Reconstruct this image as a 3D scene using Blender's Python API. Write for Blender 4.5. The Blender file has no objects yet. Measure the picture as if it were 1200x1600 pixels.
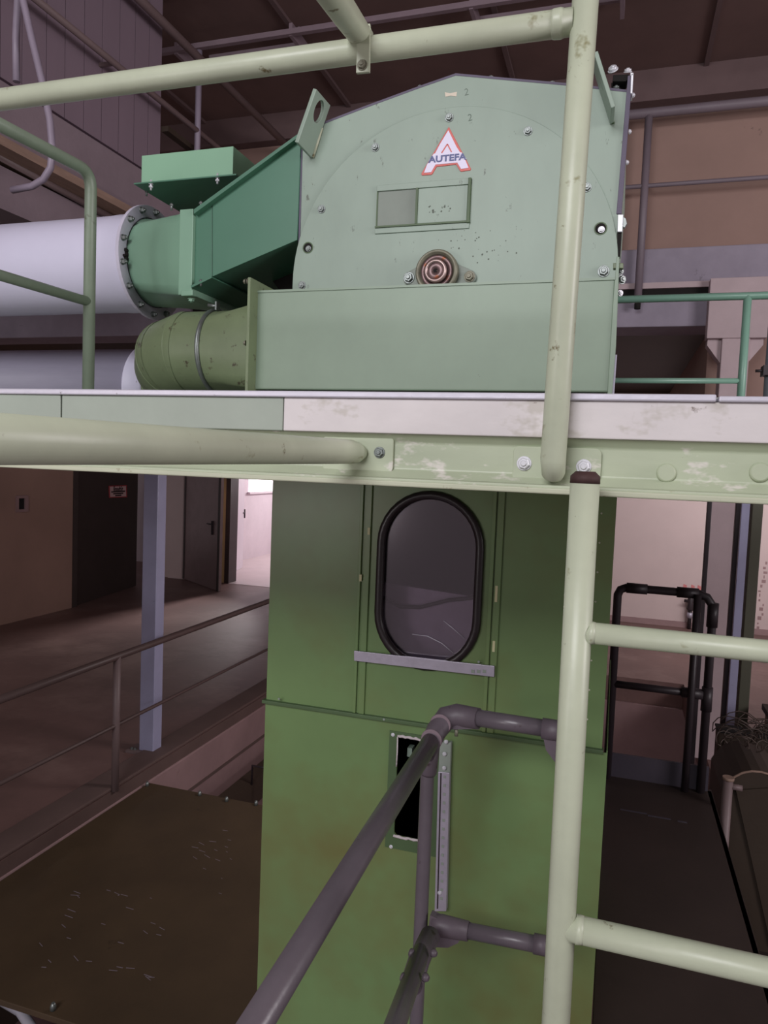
import bpy, bmesh, math, random
from mathutils import Vector, Matrix
random.seed(7)
C = bpy.context.scene.collection
W_, H_, F_ = 1200.0, 1600.0, 1147.0
EYE = Vector((0, 0, 2.5))
# rows: camera right / down / forward in world axes (X along the platform edge, Y into the hall)
CR = Vector((0.95215435, 0.30306686, 0.0394027))
CD = Vector((0.05716734, -0.04996643, -0.99711346))
CF = Vector((-0.30022323, 0.95165847, -0.06490128))

# ---------------------------------------------------------------- camera, world, lights, exposure
cam = bpy.data.cameras.new('camera'); co = bpy.data.objects.new('camera', cam); C.objects.link(co)
m = Matrix((CR, -CD, -CF)).transposed().to_4x4(); m.translation = EYE
co.matrix_world = m
cam.sensor_fit = 'VERTICAL'; cam.sensor_height = 36; cam.lens = F_ / H_ * 36; cam.clip_start = 0.02
bpy.context.scene.camera = co
w = bpy.data.worlds.new('hall_air'); bpy.context.scene.world = w; w.use_nodes = True
w.node_tree.nodes['Background'].inputs[0].default_value = (0.82, 0.70, 0.74, 1)
w.node_tree.nodes['Background'].inputs[1].default_value = 0.26
def area(name, loc, target, sx, sy, power, col):
    l = bpy.data.lights.new(name, 'AREA'); l.shape = 'RECTANGLE'; l.size = sx; l.size_y = sy
    l.energy = power; l.color = col
    o = bpy.data.objects.new(name, l); C.objects.link(o); o.location = loc
    o.rotation_euler = (Vector(target) - Vector(loc)).to_track_quat('-Z', 'Y').to_euler(); return o
area('hall_window_light', (-1.2, -4.2, 5.1), (-0.4, 2.0, 2.6), 3.2, 1.6, 235, (0.98, 0.97, 1.0))
area('side_uplight', (5.4, 0.4, 3.7), (1.0, 7.2, 5.4), 2.5, 2.0, 215, (1.0, 0.93, 0.96))  # added uplight to brighten the gallery wall and ceiling
area('room_lamp', (-6.5, 18.5, 2.7), (-6.8, 11.5, 0.2), 0.9, 0.5, 110, (1.0, 0.95, 0.96))
dl = area('doorway_fill', (-6.75, 13.7, 2.25), (-6.95, 8.6, 0.0), 0.35, 0.12, 15, (1.0, 0.93, 0.93)); dl.data.spread = math.radians(50)  # added unseen light, lays a pool on the floor outside the door
area('gallery_fill', (2.6, 9.8, 3.4), (2.0, 13.0, 1.6), 3.0, 0.5, 110, (1.0, 0.95, 0.96))  # added fill to brighten the far wall under the gallery
area('lower_fill', (-3.0, -2.6, 2.4), (-3.4, 6.0, 0.0), 1.6, 1.0, 36, (1.0, 0.93, 0.93))  # added fill from behind the camera for the space under the deck
area('bay_fill', (-0.45, 5.2, 2.2), (-4.5, 6.2, -0.6), 0.8, 0.5, 28, (1.0, 0.90, 0.90))  # added fill hidden behind the shaft, lights pit wall, floor and post
vs = bpy.context.scene.view_settings
vs.view_transform = 'Standard'; vs.look = 'None'; vs.gamma = 1; vs.use_curve_mapping = False; vs.exposure = 0.0

# ---------------------------------------------------------------- pixel -> world
def ray(x, y): return CR * ((x - 600) / F_) + CD * ((y - 800) / F_) + CF
def P(x, y, X=None, Y=None, Z=None, D=None):
    r = ray(x, y)
    if D is not None: t = D
    elif X is not None: t = (X - EYE.x) / r.x
    elif Y is not None: t = (Y - EYE.y) / r.y
    else: t = (Z - EYE.z) / r.z
    return EYE + r * t
def rect(x0, y0, x1, y1, Y):
    xm, ym = (x0 + x1) / 2, (y0 + y1) / 2
    return P(x0, ym, Y=Y).x, P(xm, y1, Y=Y).z, P(x1, ym, Y=Y).x, P(xm, y0, Y=Y).z

# ---------------------------------------------------------------- materials
def s2l(c): return tuple((v / 255 / 12.92 if v / 255 <= .04045 else ((v / 255 + .055) / 1.055) ** 2.4) for v in c)
def mat(name, col, rough=.55, metal=0.0, var=.18, vs_=2.5, wear=None, wear_amt=.0, wear_scale=9, bump=.05, bs=60, spots=None, spot_amt=.0, spot_scale=45, emit=None, stretch=None, coat=0, soft=.06):
    mt = bpy.data.materials.new(name); mt.use_nodes = True; nt = mt.node_tree; b = nt.nodes['Principled BSDF']
    N = nt.nodes.new; L = nt.links.new
    b.inputs['Roughness'].default_value = rough; b.inputs['Metallic'].default_value = metal
    if coat: b.inputs['Coat Weight'].default_value = coat
    c = s2l(col)
    tc = N('ShaderNodeTexCoord'); mp = N('ShaderNodeMapping'); L(tc.outputs['Object'], mp.inputs[0])
    if stretch: mp.inputs['Scale'].default_value = stretch
    n1 = N('ShaderNodeTexNoise'); n1.inputs['Scale'].default_value = vs_; n1.inputs['Detail'].default_value = 6; n1.inputs['Roughness'].default_value = .65; L(mp.outputs[0], n1.inputs[0])
    mr = N('ShaderNodeMapRange'); mr.inputs[1].default_value = .3; mr.inputs[2].default_value = .7; mr.inputs[3].default_value = 1 - var; mr.inputs[4].default_value = 1 + var; L(n1.outputs[0], mr.inputs[0])
    mx = N('ShaderNodeMix'); mx.data_type = 'RGBA'; mx.blend_type = 'MULTIPLY'; mx.inputs[0].default_value = 1
    mx.inputs[6].default_value = (*c, 1); L(mr.outputs[0], mx.inputs[7]); out = mx.outputs[2]
    def layer(colr, amt, sc, out, seed, soft=.06):
        n = N('ShaderNodeTexNoise'); n.inputs['Scale'].default_value = sc; n.inputs['Detail'].default_value = 5; n.inputs['Roughness'].default_value = .7
        mp2 = N('ShaderNodeMapping'); mp2.inputs['Location'].default_value = (seed, seed * 2, 3); L(mp.outputs[0], mp2.inputs[0]); L(mp2.outputs[0], n.inputs[0])
        r = N('ShaderNodeMapRange'); r.inputs[1].default_value = .72 - amt * .3; r.inputs[2].default_value = .72 + soft - amt * .3; L(n.outputs[0], r.inputs[0])
        q = N('ShaderNodeMix'); q.data_type = 'RGBA'; L(r.outputs[0], q.inputs[0]); L(out, q.inputs[6]); q.inputs[7].default_value = (*s2l(colr), 1)
        return q.outputs[2]
    if wear: out = layer(wear, wear_amt, wear_scale, out, 4.1, soft)
    if spots: out = layer(spots, spot_amt, spot_scale, out, 9.7)
    L(out, b.inputs['Base Color'])
    if bump:
        n = N('ShaderNodeTexNoise'); n.inputs['Scale'].default_value = bs; n.inputs['Detail'].default_value = 4; L(mp.outputs[0], n.inputs[0])
        bp = N('ShaderNodeBump'); bp.inputs['Strength'].default_value = bump; bp.inputs['Distance'].default_value = .01; L(n.outputs[0], bp.inputs['Height']); L(bp.outputs[0], b.inputs['Normal'])
    if emit: b.inputs['Emission Color'].default_value = (*s2l(emit[0]), 1); b.inputs['Emission Strength'].default_value = emit[1]
    return mt
M = {}
M['sage'] = mat('sage_paint', (146, 164, 150), .45, var=.10, vs_=3, spots=(96, 104, 92), spot_amt=.22, spot_scale=34, bump=.03, bs=12, stretch=(1, 1, .5))
M['sage2'] = mat('sage_paint_duct', (138, 157, 138), .42, var=.10, vs_=2.2, spots=(90, 92, 80), spot_amt=.12, spot_scale=30, bump=.03, bs=8)
M['sagedark'] = mat('sage_recess', (138, 147, 138), .6, var=.12)
M['leaf'] = mat('leaf_green_paint', (108, 134, 86), .34, var=.10, wear=(106, 102, 58), wear_amt=.9, wear_scale=1.1, soft=.3, vs_=1.6, spots=(160, 165, 135), spot_amt=.04, spot_scale=50, bump=.03, bs=5)
M['leafdark'] = mat('leaf_green_edge', (74, 96, 62), .5)
M['mint'] = mat('mint_green_paint', (130, 168, 144), .42, var=.06, vs_=2, bump=.02, bs=10)
M['mintlight'] = mat('mint_light_paint', (138, 182, 152), .5, var=.04, bump=.02)
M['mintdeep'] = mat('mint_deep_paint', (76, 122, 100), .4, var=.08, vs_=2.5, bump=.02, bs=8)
M['olive'] = mat('olive_green_paint', (116, 130, 98), .42, var=.14, vs_=5, spots=(76, 70, 54), spot_amt=.34, spot_scale=26, bump=.03)
M['pale'] = mat('pale_green_pipe_paint', (188, 195, 172), .38, var=.08, vs_=7, wear=(140, 138, 104), wear_amt=.3, wear_scale=9, spots=(112, 102, 70), spot_amt=.2, spot_scale=24, bump=.03)
M['palebeam'] = mat('pale_beam_paint', (180, 189, 164), .42, var=.10, vs_=4, wear=(216, 212, 204), wear_amt=.42, wear_scale=12, spots=(150, 146, 110), spot_amt=.2, spot_scale=20, bump=.04, stretch=(.6, 1, 1.2))
M['lip'] = mat('beam_flange_paint', (190, 194, 170), .5, var=.1, wear=(140, 128, 100), wear_amt=.35, wear_scale=18)
M['scraped'] = mat('scraped_white_edge', (214, 208, 208), .5, var=.10, vs_=6, wear=(196, 190, 184), wear_amt=.5, wear_scale=9, spots=(120, 104, 96), spot_amt=.12, spot_scale=25, stretch=(.6, 1, 1))
M['greyband'] = mat('grey_green_edge', (158, 168, 156), .5, var=.08)
M['alu'] = mat('bright_metal_edge', (205, 202, 214), .4, .25, var=.08, wear=(120, 116, 120), wear_amt=.25, wear_scale=30)
M['zinc'] = mat('zinc_bolt', (132, 138, 136), .42, .7, var=.15, vs_=40, bump=0)
M['zincwhite'] = mat('bright_zinc', (214, 214, 220), .4, .3, var=.08, vs_=30, bump=0)
M['rustcap'] = mat('dark_rust_steel', (70, 48, 46), .7, .2, var=.3, vs_=40)
M['purple'] = mat('grey_sealing_strip', (96, 88, 108), .6, var=.1)
M['rubber'] = mat('black_rubber', (38, 30, 32), .35, var=.1)
M['black'] = mat('dark_void', (22, 18, 17), .9, var=.2)
M['white'] = mat('white_pipe_paint', (216, 213, 234), .42, var=.04, vs_=2, wear=(150, 146, 158), wear_amt=.12, wear_scale=6, bump=.02)
M['greypipe'] = mat('grey_pipe_paint', (150, 146, 164), .5, var=.10, vs_=3, stretch=(.4, 1, 3))
M['flange'] = mat('grey_flange', (200, 195, 212), .5, var=.08)
M['handrail'] = mat('grey_handrail_plastic', (100, 92, 99), .32, var=.10, vs_=8, spots=(70, 56, 56), spot_amt=.2, spot_scale=30, bump=.04)
M['handfit'] = mat('grey_fitting_plastic', (96, 86, 94), .5, var=.12, vs_=10, spots=(60, 44, 44), spot_amt=.3, spot_scale=25, bump=.05)
M['darkrail'] = mat('dark_rail_paint', (50, 42, 46), .45, var=.1)
M['ceil'] = mat('ceiling_board', (112, 88, 84), .85, var=.14, vs_=1.4, wear=(116, 96, 92), wear_amt=.1, wear_scale=2.5, bump=.08, bs=20)
M['ceilrib'] = mat('ceiling_rib', (104, 84, 84), .8, var=.12)
M['tray'] = mat('cable_tray_metal', (136, 118, 126), .6, var=.1)
M['brownwall'] = mat('brown_gallery_panel', (156, 128, 118), .85, var=.09, vs_=1.2, spots=(112, 90, 84), spot_amt=.12, spot_scale=4, bump=.05, bs=30)
M['conc'] = mat('concrete_grey', (152, 144, 158), .85, var=.12, vs_=3, wear=(104, 96, 104), wear_amt=.22, wear_scale=3, bump=.1, bs=25)
M['concpink'] = mat('concrete_pinkish', (190, 172, 175), .85, var=.08, vs_=3, bump=.08)
M['clad'] = mat('cladding_board', (134, 116, 128), .75, var=.05, vs_=2, bump=.04, bs=60, stretch=(1, 1, .2))
M['leftbeam'] = mat('concrete_beam_left', (138, 122, 130), .85, var=.13, vs_=2.2, wear=(140, 126, 130), wear_amt=.2, wear_scale=1.5, bump=.1)
M['timber'] = mat('raw_timber_edge', (150, 124, 110), .8, var=.18, vs_=8, stretch=(4, .5, 4))
M['floor'] = mat('dusty_concrete_floor', (118, 91, 87), .5, var=.22, vs_=.8, wear=(142, 116, 110), wear_amt=.75, wear_scale=.7, soft=.2, spots=(150, 132, 124), spot_amt=.0, spot_scale=14, bump=.05, bs=18)
M['curb'] = mat('floor_curb', (98, 78, 74), .75, var=.12, vs_=3)
M['pitwall'] = mat('pit_wall_plaster', (150, 122, 122), .8, var=.12, vs_=2.2, wear=(112, 90, 88), wear_amt=.2, wear_scale=3)
M['pitplate'] = mat('dark_cover_plate', (78, 62, 44), .6, .1, var=.2, vs_=1.8, spots=(150, 136, 112), spot_amt=.02, spot_scale=30, wear=(48, 36, 26), wear_amt=.12, wear_scale=3, bump=.05)
M['lowwall'] = mat('left_plaster', (150, 120, 108), .85, var=.1, vs_=1.0, wear=(128, 100, 92), wear_amt=.2, wear_scale=1.2, bump=.06)
M['farwall'] = mat('far_plaster', (196, 176, 174), .85, var=.05, vs_=1.2, spots=(150, 132, 130), spot_amt=.08, spot_scale=7, bump=.04)
M['whitewall'] = mat('white_plaster', (214, 202, 208), .85, var=.05, spots=(160, 150, 150), spot_amt=.12, spot_scale=8)
M['doordark'] = mat('dark_steel_door', (62, 52, 50), .5, .2, var=.12)
M['doorgrey'] = mat('grey_brown_door', (136, 114, 114), .35, .2, var=.14, vs_=3)
M['doorwhite'] = mat('white_door', (226, 216, 224), .5, var=.03)
M['yellowframe'] = mat('cream_door_frame', (176, 150, 108), .6, var=.1)
M['bluepost'] = mat('blue_grey_post', (166, 166, 196), .45, var=.07, vs_=4, spots=(110, 106, 120), spot_amt=.15, spot_scale=12)
M['postrail'] = mat('brown_grey_rail', (116, 98, 98), .5, var=.1)
M['signpaper'] = mat('sign_paper', (190, 160, 160), .6, var=.03)
M['signred'] = mat('sign_red', (150, 50, 56), .6, var=.05)
M['ink'] = mat('dark_ink', (40, 18, 20), .7, var=.0, bump=0)
M['bracket'] = mat('grey_green_rail', (128, 142, 124), .42, var=.10, vs_=8, wear=(86, 84, 66), wear_amt=.3, wear_scale=7)
M['deepgreen'] = mat('sea_green_rail', (126, 166, 148), .36, var=.06)
M['greyblue'] = mat('grey_blue_conduit', (112, 118, 126), .4, .2, var=.08)
M['purplepipe'] = mat('grey_purple_tube', (146, 134, 150), .45, var=.08, vs_=8)
M['dkbrown'] = mat('dark_brown_sheet', (60, 48, 38), .6, var=.14, vs_=2)
M['stepdark'] = mat('dark_step_plate', (56, 44, 40), .6, .1, var=.2, vs_=2, spots=(170, 150, 140), spot_amt=.0, spot_scale=22)
M['kickblue'] = mat('slate_kick_plate', (70, 64, 74), .5, var=.1)
M['dkolive'] = mat('dark_olive_post', (84, 84, 70), .6, var=.1)
M['red'] = mat('badge_red', (208, 84, 74), .4, var=.05, bump=0)
M['badge'] = mat('badge_white', (228, 222, 246), .4, var=.03, bump=0)
M['blue'] = mat('badge_blue', (56, 66, 130), .4, var=.0, bump=0)
M['pencil'] = mat('pencil_mark', (108, 124, 112), .6, var=.0, bump=0)
M['pencil2'] = mat('grease_grime', (98, 106, 96), .6, var=.1, bump=0)
M['label'] = mat('cream_sticker', (220, 208, 190), .6, var=.05)
M['bearing'] = mat('oily_steel', (112, 92, 92), .4, .6, var=.3, vs_=30, wear=(128, 74, 50), wear_amt=.5, wear_scale=30)
M['bearrim'] = mat('bearing_rim', (176, 154, 150), .38, .6, var=.2, vs_=30)
M['rusty'] = mat('rusty_housing', (126, 124, 108), .5, .3, var=.25, vs_=20, wear=(108, 66, 44), wear_amt=.3, wear_scale=25)
M['foam'] = mat('white_foam', (196, 186, 188), .9, var=.08, bump=.4, bs=120)
M['galv'] = mat('galvanised_strip', (178, 172, 186), .38, .4, var=.1, vs_=20)
M['windowlight'] = mat('lit_window', (255, 250, 255), .5, emit=((255, 248, 255), 1.6))
M['pinkpaint'] = mat('pink_red_paint', (196, 118, 118), .7, var=.2, vs_=20)
M['wire'] = mat('tangled_wire', (84, 70, 64), .5, var=.2)
M['galrail'] = mat('gallery_rail_paint', (124, 112, 120), .5, var=.08)
M['lowrail'] = mat('dark_brown_rail', (88, 70, 68), .5, var=.1)
M['roomfloor'] = mat('white_room_floor', (214, 200, 200), .4, var=.06)
M['cream'] = mat('cream_bare_paint', (206, 204, 160), .6, var=.1)
def glass():
    mt = bpy.data.materials.new('tinted_glass'); mt.use_nodes = True; nt = mt.node_tree; nt.nodes.clear()
    o = nt.nodes.new('ShaderNodeOutputMaterial'); t = nt.nodes.new('ShaderNodeBsdfTransparent'); g = nt.nodes.new('ShaderNodeBsdfGlossy')
    t.inputs[0].default_value = (.78, .74, .78, 1); g.inputs[0].default_value = (.9, .85, .9, 1); g.inputs['Roughness'].default_value = .12
    x = nt.nodes.new('ShaderNodeMixShader'); x.inputs[0].default_value = .12
    nt.links.new(t.outputs[0], x.inputs[1]); nt.links.new(g.outputs[0], x.inputs[2]); nt.links.new(x.outputs[0], o.inputs[0]); return mt
M['glass'] = glass()

# ---------------------------------------------------------------- mesh builder
class MB:
    def __init__(s): s.v = []; s.f = []; s.sm = []
    def add(s, vs, fs, smooth=False):
        n = len(s.v); s.v += [Vector(v) for v in vs]; s.f += [[i + n for i in f] for f in fs]; s.sm += [smooth] * len(fs); return s
    def box(s, a, b):
        x0, y0, z0 = [min(a[i], b[i]) for i in range(3)]; x1, y1, z1 = [max(a[i], b[i]) for i in range(3)]
        return s.add([(x0,y0,z0),(x1,y0,z0),(x1,y1,z0),(x0,y1,z0),(x0,y0,z1),(x1,y0,z1),(x1,y1,z1),(x0,y1,z1)],
            [(0,3,2,1),(4,5,6,7),(0,1,5,4),(1,2,6,5),(2,3,7,6),(3,0,4,7)])
    def prism(s, pts, d):
        n = len(pts); d = Vector(d); a = [Vector(p) for p in pts]
        return s.add(a + [p + d for p in a], [list(range(n)), list(range(2*n-1, n-1, -1))] + [[i, (i+1) % n, (i+1) % n + n, i + n] for i in range(n)])
    def tube(s, path, r, seg=20, caps=True):
        path = [Vector(p) for p in path]; n = len(path)
        rs = r if isinstance(r, (list, tuple)) else [r] * n
        t0 = (path[1] - path[0]).normalized()
        u = t0.cross(Vector((0, 0, 1)))
        if u.length < .1: u = t0.cross(Vector((0, 1, 0)))
        u.normalize(); vs = []; prev = t0
        for i, p in enumerate(path):
            if i == 0: t = t0
            elif i == n - 1: t = (path[i] - path[i-1]).normalized()
            else: t = ((path[i+1] - path[i]).normalized() + (path[i] - path[i-1]).normalized()).normalized()
            q = prev.rotation_difference(t); u = (q @ u).normalized(); prev = t
            wv = t.cross(u)
            for k in range(seg):
                a = 2 * math.pi * k / seg; vs.append(p + (u * math.cos(a) + wv * math.sin(a)) * rs[i])
        fs = [[i*seg+k, i*seg+(k+1) % seg, (i+1)*seg+(k+1) % seg, (i+1)*seg+k] for i in range(n-1) for k in range(seg)]
        s.add(vs, fs, True)
        if caps: 
            b = len(s.v) - len(vs)
            s.f += [[b + k for k in range(seg)][::-1], [b + (n-1)*seg + k for k in range(seg)]]; s.sm += [False, False]
        return s
    def lathe(s, o, ax, prof, seg=32):
        o = Vector(o); ax = Vector(ax).normalized(); u = ax.orthogonal().normalized(); wv = ax.cross(u); vs = []
        for r, h in prof:
            for k in range(seg):
                a = 2*math.pi*k/seg; vs.append(o + ax*h + (u*math.cos(a) + wv*math.sin(a))*r)
        fs = [[i*seg+k, i*seg+(k+1) % seg, (i+1)*seg+(k+1) % seg, (i+1)*seg+k] for i in range(len(prof)-1) for k in range(seg)]
        s.add(vs, fs, seg > 8)
        b = len(s.v) - len(vs); n = len(prof)
        s.f += [[b+k for k in range(seg)][::-1], [b+(n-1)*seg+k for k in range(seg)]]; s.sm += [False, False]
        return s
    def holed(s, outer, hole, U, V, d):
        # plate with a hole; OUTER and HOLE are 3D loops in one plane (star-shaped about the hole's centre)
        outer = [Vector(p) for p in outer]; hole = [Vector(p) for p in hole]; U = Vector(U).normalized(); V = Vector(V).normalized(); d = Vector(d)
        c = sum(hole, Vector()) / len(hole)
        to2 = lambda p: ((p-c).dot(U), (p-c).dot(V))
        def hit(loop, ang):
            dx, dy = math.cos(ang), math.sin(ang); best = None
            L2 = [to2(p) for p in loop]
            for i in range(len(L2)):
                (ax, ay), (bx, by) = L2[i], L2[(i+1) % len(L2)]; ex, ey = bx-ax, by-ay
                den = dx*ey - dy*ex
                if abs(den) < 1e-12: continue
                t = (ax*ey - ay*ex)/den; q = (ax*dy - ay*dx)/den
                if t > 0 and -1e-6 <= q <= 1 + 1e-6 and (best is None or t < best): best = t
            return c + U*dx*best + V*dy*best
        angs = sorted({round(math.atan2(*to2(p)[::-1]), 6) for p in outer + hole})
        O = [hit(outer, a) for a in angs]; I = [hit(hole, a) for a in angs]; n = len(angs)
        vs = O + I + [p+d for p in O] + [p+d for p in I]; fs = []
        for k in range(n):
            j = (k+1) % n
            fs += [[k, j, n+j, n+k], [2*n+k, 3*n+k, 3*n+j, 2*n+j], [k, 2*n+k, 2*n+j, j], [n+k, n+j, 3*n+j, 3*n+k]]
        return s.add(vs, fs)
    def ring(s, loop, center, normal, r, seg=10, closed=True):
        # closed tube along LOOP
        n = len(loop); vs = []; normal = Vector(normal).normalized()
        for i in range(n):
            p = Vector(loop[i]); t = (Vector(loop[(i+1) % n]) - Vector(loop[i-1])).normalized(); u = t.cross(normal).normalized()
            for k in range(seg):
                a = 2*math.pi*k/seg; vs.append(p + (u*math.cos(a) + normal*math.sin(a))*r)
        return s.add(vs, [[i*seg+k, i*seg+(k+1) % seg, ((i+1) % n)*seg+(k+1) % seg, ((i+1) % n)*seg+k] for i in range(n) for k in range(seg)], True)
    def mesh(s, name, base=Vector()):
        me = bpy.data.meshes.new(name); me.from_pydata([v - base for v in s.v], [], s.f)
        me.polygons.foreach_set('use_smooth', s.sm)
        b = bmesh.new(); b.from_mesh(me); bmesh.ops.recalc_face_normals(b, faces=b.faces); b.to_mesh(me); b.free(); me.update(); return me
BASE = {}
def obj(name, mb, mt, parent=None, bev=0, label=None, cat=None, group=None, kind=None):
    if parent is not None: base = BASE[parent.name]
    else:
        lo = Vector((min(v.x for v in mb.v), min(v.y for v in mb.v), min(v.z for v in mb.v))); hi = Vector((max(v.x for v in mb.v), max(v.y for v in mb.v), 0))
        base = Vector(((lo.x+hi.x)/2, (lo.y+hi.y)/2, lo.z))
    me = mb.mesh(name, base); me.materials.append(M[mt])
    o = bpy.data.objects.new(name, me); C.objects.link(o)
    if parent is not None: o.parent = parent
    else: o.location = base
    BASE[o.name] = base
    if bev:
        bm_ = o.modifiers.new('bevel', 'BEVEL'); bm_.width = bev; bm_.segments = 2; bm_.limit_method = 'ANGLE'; bm_.angle_limit = math.radians(40)
    if label: o['label'] = label
    if cat: o['category'] = cat
    if group: o['group'] = group
    if kind: o['kind'] = kind
    return o
def thing(name, loc, label, cat, group=None):
    o = bpy.data.objects.new(name, None); C.objects.link(o); o.location = loc; o.empty_display_size = .1; BASE[o.name] = Vector(loc)
    o['label'] = label; o['category'] = cat
    if group: o['group'] = group
    return o
_hex = {}
def bolt(parent, pos, axis, r, mt='zinc', name='bolt', h=1.0, round_=False):
    k = (mt, round_)
    if k not in _hex:
        mb = MB(); mb.lathe((0,0,0), (0,0,1), [(1.25,0),(1.25,.18),(1.2,.22)], 20)
        mb.lathe((0,0,.2), (0,0,1), [(1.0,0),(1.0,.55),(.86,.68)], 16 if round_ else 6)
        mb.lathe((0,0,.8), (0,0,1), [(.5,0),(.5,.3),(.4,.36)], 10)
        me = mb.mesh(name); me.materials.append(M[mt]); _hex[k] = me
    o = bpy.data.objects.new(name, _hex[k]); C.objects.link(o); o.parent = parent
    o.location = Vector(pos) - BASE[parent.name]; o.rotation_euler = Vector(axis).to_track_quat('Z', 'Y').to_euler(); o.scale = (r, r, r*h)
    return o
def disc_loop(c, U, V, ru, rv, n=32): return [Vector(c) + Vector(U)*ru*math.cos(2*math.pi*k/n) + Vector(V)*rv*math.sin(2*math.pi*k/n) for k in range(n)]
def stadium(c, w, h, n=14, Y=None):
    r = w/2; cx, cy, cz = c; pts = []
    for k in range(n+1): a = math.pi*k/n; pts.append(Vector((cx + r*math.cos(a), cy, cz + (h/2-r) + r*math.sin(a))))
    for k in range(n+1): a = math.pi + math.pi*k/n; pts.append(Vector((cx + r*math.cos(a), cy, cz - (h/2-r) + r*math.sin(a))))
    return pts
def rrect(x0, z0, x1, z1, Y, r, n=5):
    pts = []
    for (cx, cz, a0) in ((x1-r, z1-r, 0), (x0+r, z1-r, 90), (x0+r, z0+r, 180), (x1-r, z0+r, 270)):
        for k in range(n+1): a = math.radians(a0 + 90*k/n); pts.append(Vector((cx + r*math.cos(a), Y, cz + r*math.sin(a))))
    return pts
def text_part(name, body, size, origin, U, V, mt, parent, depth=.0006, bold=0.0, width=None):
    cu = bpy.data.curves.new(name, 'FONT'); cu.body = body; cu.size = size; cu.extrude = depth; cu.offset = bold; cu.align_x = 'CENTER'; cu.align_y = 'CENTER'
    t = bpy.data.objects.new('tmp', cu); C.objects.link(t)
    me = bpy.data.meshes.new_from_object(t.evaluated_get(bpy.context.evaluated_depsgraph_get())); bpy.data.objects.remove(t)
    U = Vector(U).normalized(); V = Vector(V).normalized(); Nn = U.cross(V)
    xs = [v.co.x for v in me.vertices]; sx = (width/(max(xs)-min(xs))) if width else 1
    base = BASE[parent.name]
    for v in me.vertices: v.co = Vector(origin) + U*v.co.x*sx + V*v.co.y + Nn*v.co.z - base
    me.materials.clear(); me.materials.append(M[mt]); me.name = name
    o = bpy.data.objects.new(name, me); C.objects.link(o); o.parent = parent; BASE[o.name] = base; return o

# ================================================================ SETTING
YG = 7.2                                   # upper gallery wall
ZC = P(700, 155, Y=YG).z                   # ceiling height
ceil_ = obj('ceiling', MB().box((-9, -6, ZC+.05), (7, YG+.4, ZC+.2)), 'ceil', kind='structure')
xa, xb = P(427, 0, Z=ZC).x, P(1125, 0, Z=ZC).x; pw = (xb-xa)/2
for i in range(-3, 5):
    for j in range(4):
        y1 = YG - j*2.6; y0 = y1 - 2.585
        obj('ceiling_panel', MB().box((xa+i*pw+.012, y0, ZC+.0), (xa+(i+1)*pw-.012, y1, ZC+.055)), 'ceil', ceil_)
for i in range(-2, 3):
    obj('ceiling_rib', MB().box((xa+i*pw-.02, -3.0, ZC-.03), (xa+i*pw+.02, YG, ZC)), 'ceilrib', ceil_)
obj('ceiling_rib', MB().box((-6, 5.1, ZC-.025), (4, 5.14, ZC)), 'ceilrib', ceil_)
# upper gallery wall: infill panels in a frame of beams
z_bt = P(1050, 387, Y=YG-.1).z; z_bb = P(1050, 510, Y=YG-.1).z
wg = obj('wall_gallery', MB().box((-15, YG+.02, z_bt-.2), (7, YG+.2, ZC+.1)), 'brownwall', kind='structure')
for i in range(4): obj('wall_panel', MB().box((-10.6+i*4.6+.006, YG-.0, z_bt), (-10.6+(i+1)*4.6-.006, YG+.03, ZC-.45)), 'brownwall', wg)
obj('trim_1', MB().box((-9, YG-.12, P(1100, 150, Y=YG-.1).z), (7, YG+.02, ZC)), 'ceilrib', kind='structure')
gb = obj('trim_2', MB().box((-15, YG-.1, z_bb), (6, YG+.35, z_bt)), 'conc', kind='structure', bev=.01)
obj('beam_ledge', MB().box((-4.5, YG-.16, P(1050, 452, Y=YG-.1).z), (P(1113, 450, Y=YG-.1).x, YG-.1, P(1050, 443, Y=YG-.1).z)), 'concpink', gb)
obj('beam_dark_joint', MB().box((-4.5, YG-.13, P(1050, 466, Y=YG-.1).z), (P(1113, 460, Y=YG-.1).x, YG-.1, P(1050, 452, Y=YG-.1).z)), 'black', gb)  # black strip along the beam, just below the ledge
# slab under the gallery
ZM = z_bb + .02
obj('trim_3', MB().box((-15, YG+.1, ZM), (7, 13.2, ZM+.25)), 'dkbrown', kind='structure')
xcb = P(1100, 530, Z=ZM).x
obj('trim_4', MB().box((xcb, YG+.3, ZM-.62), (xcb+.5, 13.0, ZM)), 'brownwall', kind='structure')
# column with corbel head
cx0, _, cx1, _ = rect(1127, 540, 1171, 560, YG-.25)
col = obj('trim_5', MB().box((cx0, YG-.25, 0), (cx1, YG-.02, P(1150, 440, Y=YG-.25).z)), 'concpink', kind='structure', bev=.008)
h0 = P(1107, 480, Y=YG-.25).x; h1 = 2*((cx0+cx1)/2) - h0
hz0 = P(1120, 529, Y=YG-.25).z; hz1 = P(1150, 434, Y=YG-.25).z
obj('corbel_head', MB().box((h0, YG-.27, hz0), (h1, YG-.1, hz1)), 'concpink', col, bev=.006)
for sgn, xx in ((-1, cx0), (1, cx1)):
    obj('corbel_wedge', MB().prism([(xx, YG-.2, hz0), (xx+sgn*.11, YG-.2, hz0), (xx+sgn*.11, YG-.2, hz0-.05), (xx, YG-.2, hz0-.2)], (0, .15, 0)), 'concpink', col)
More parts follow.
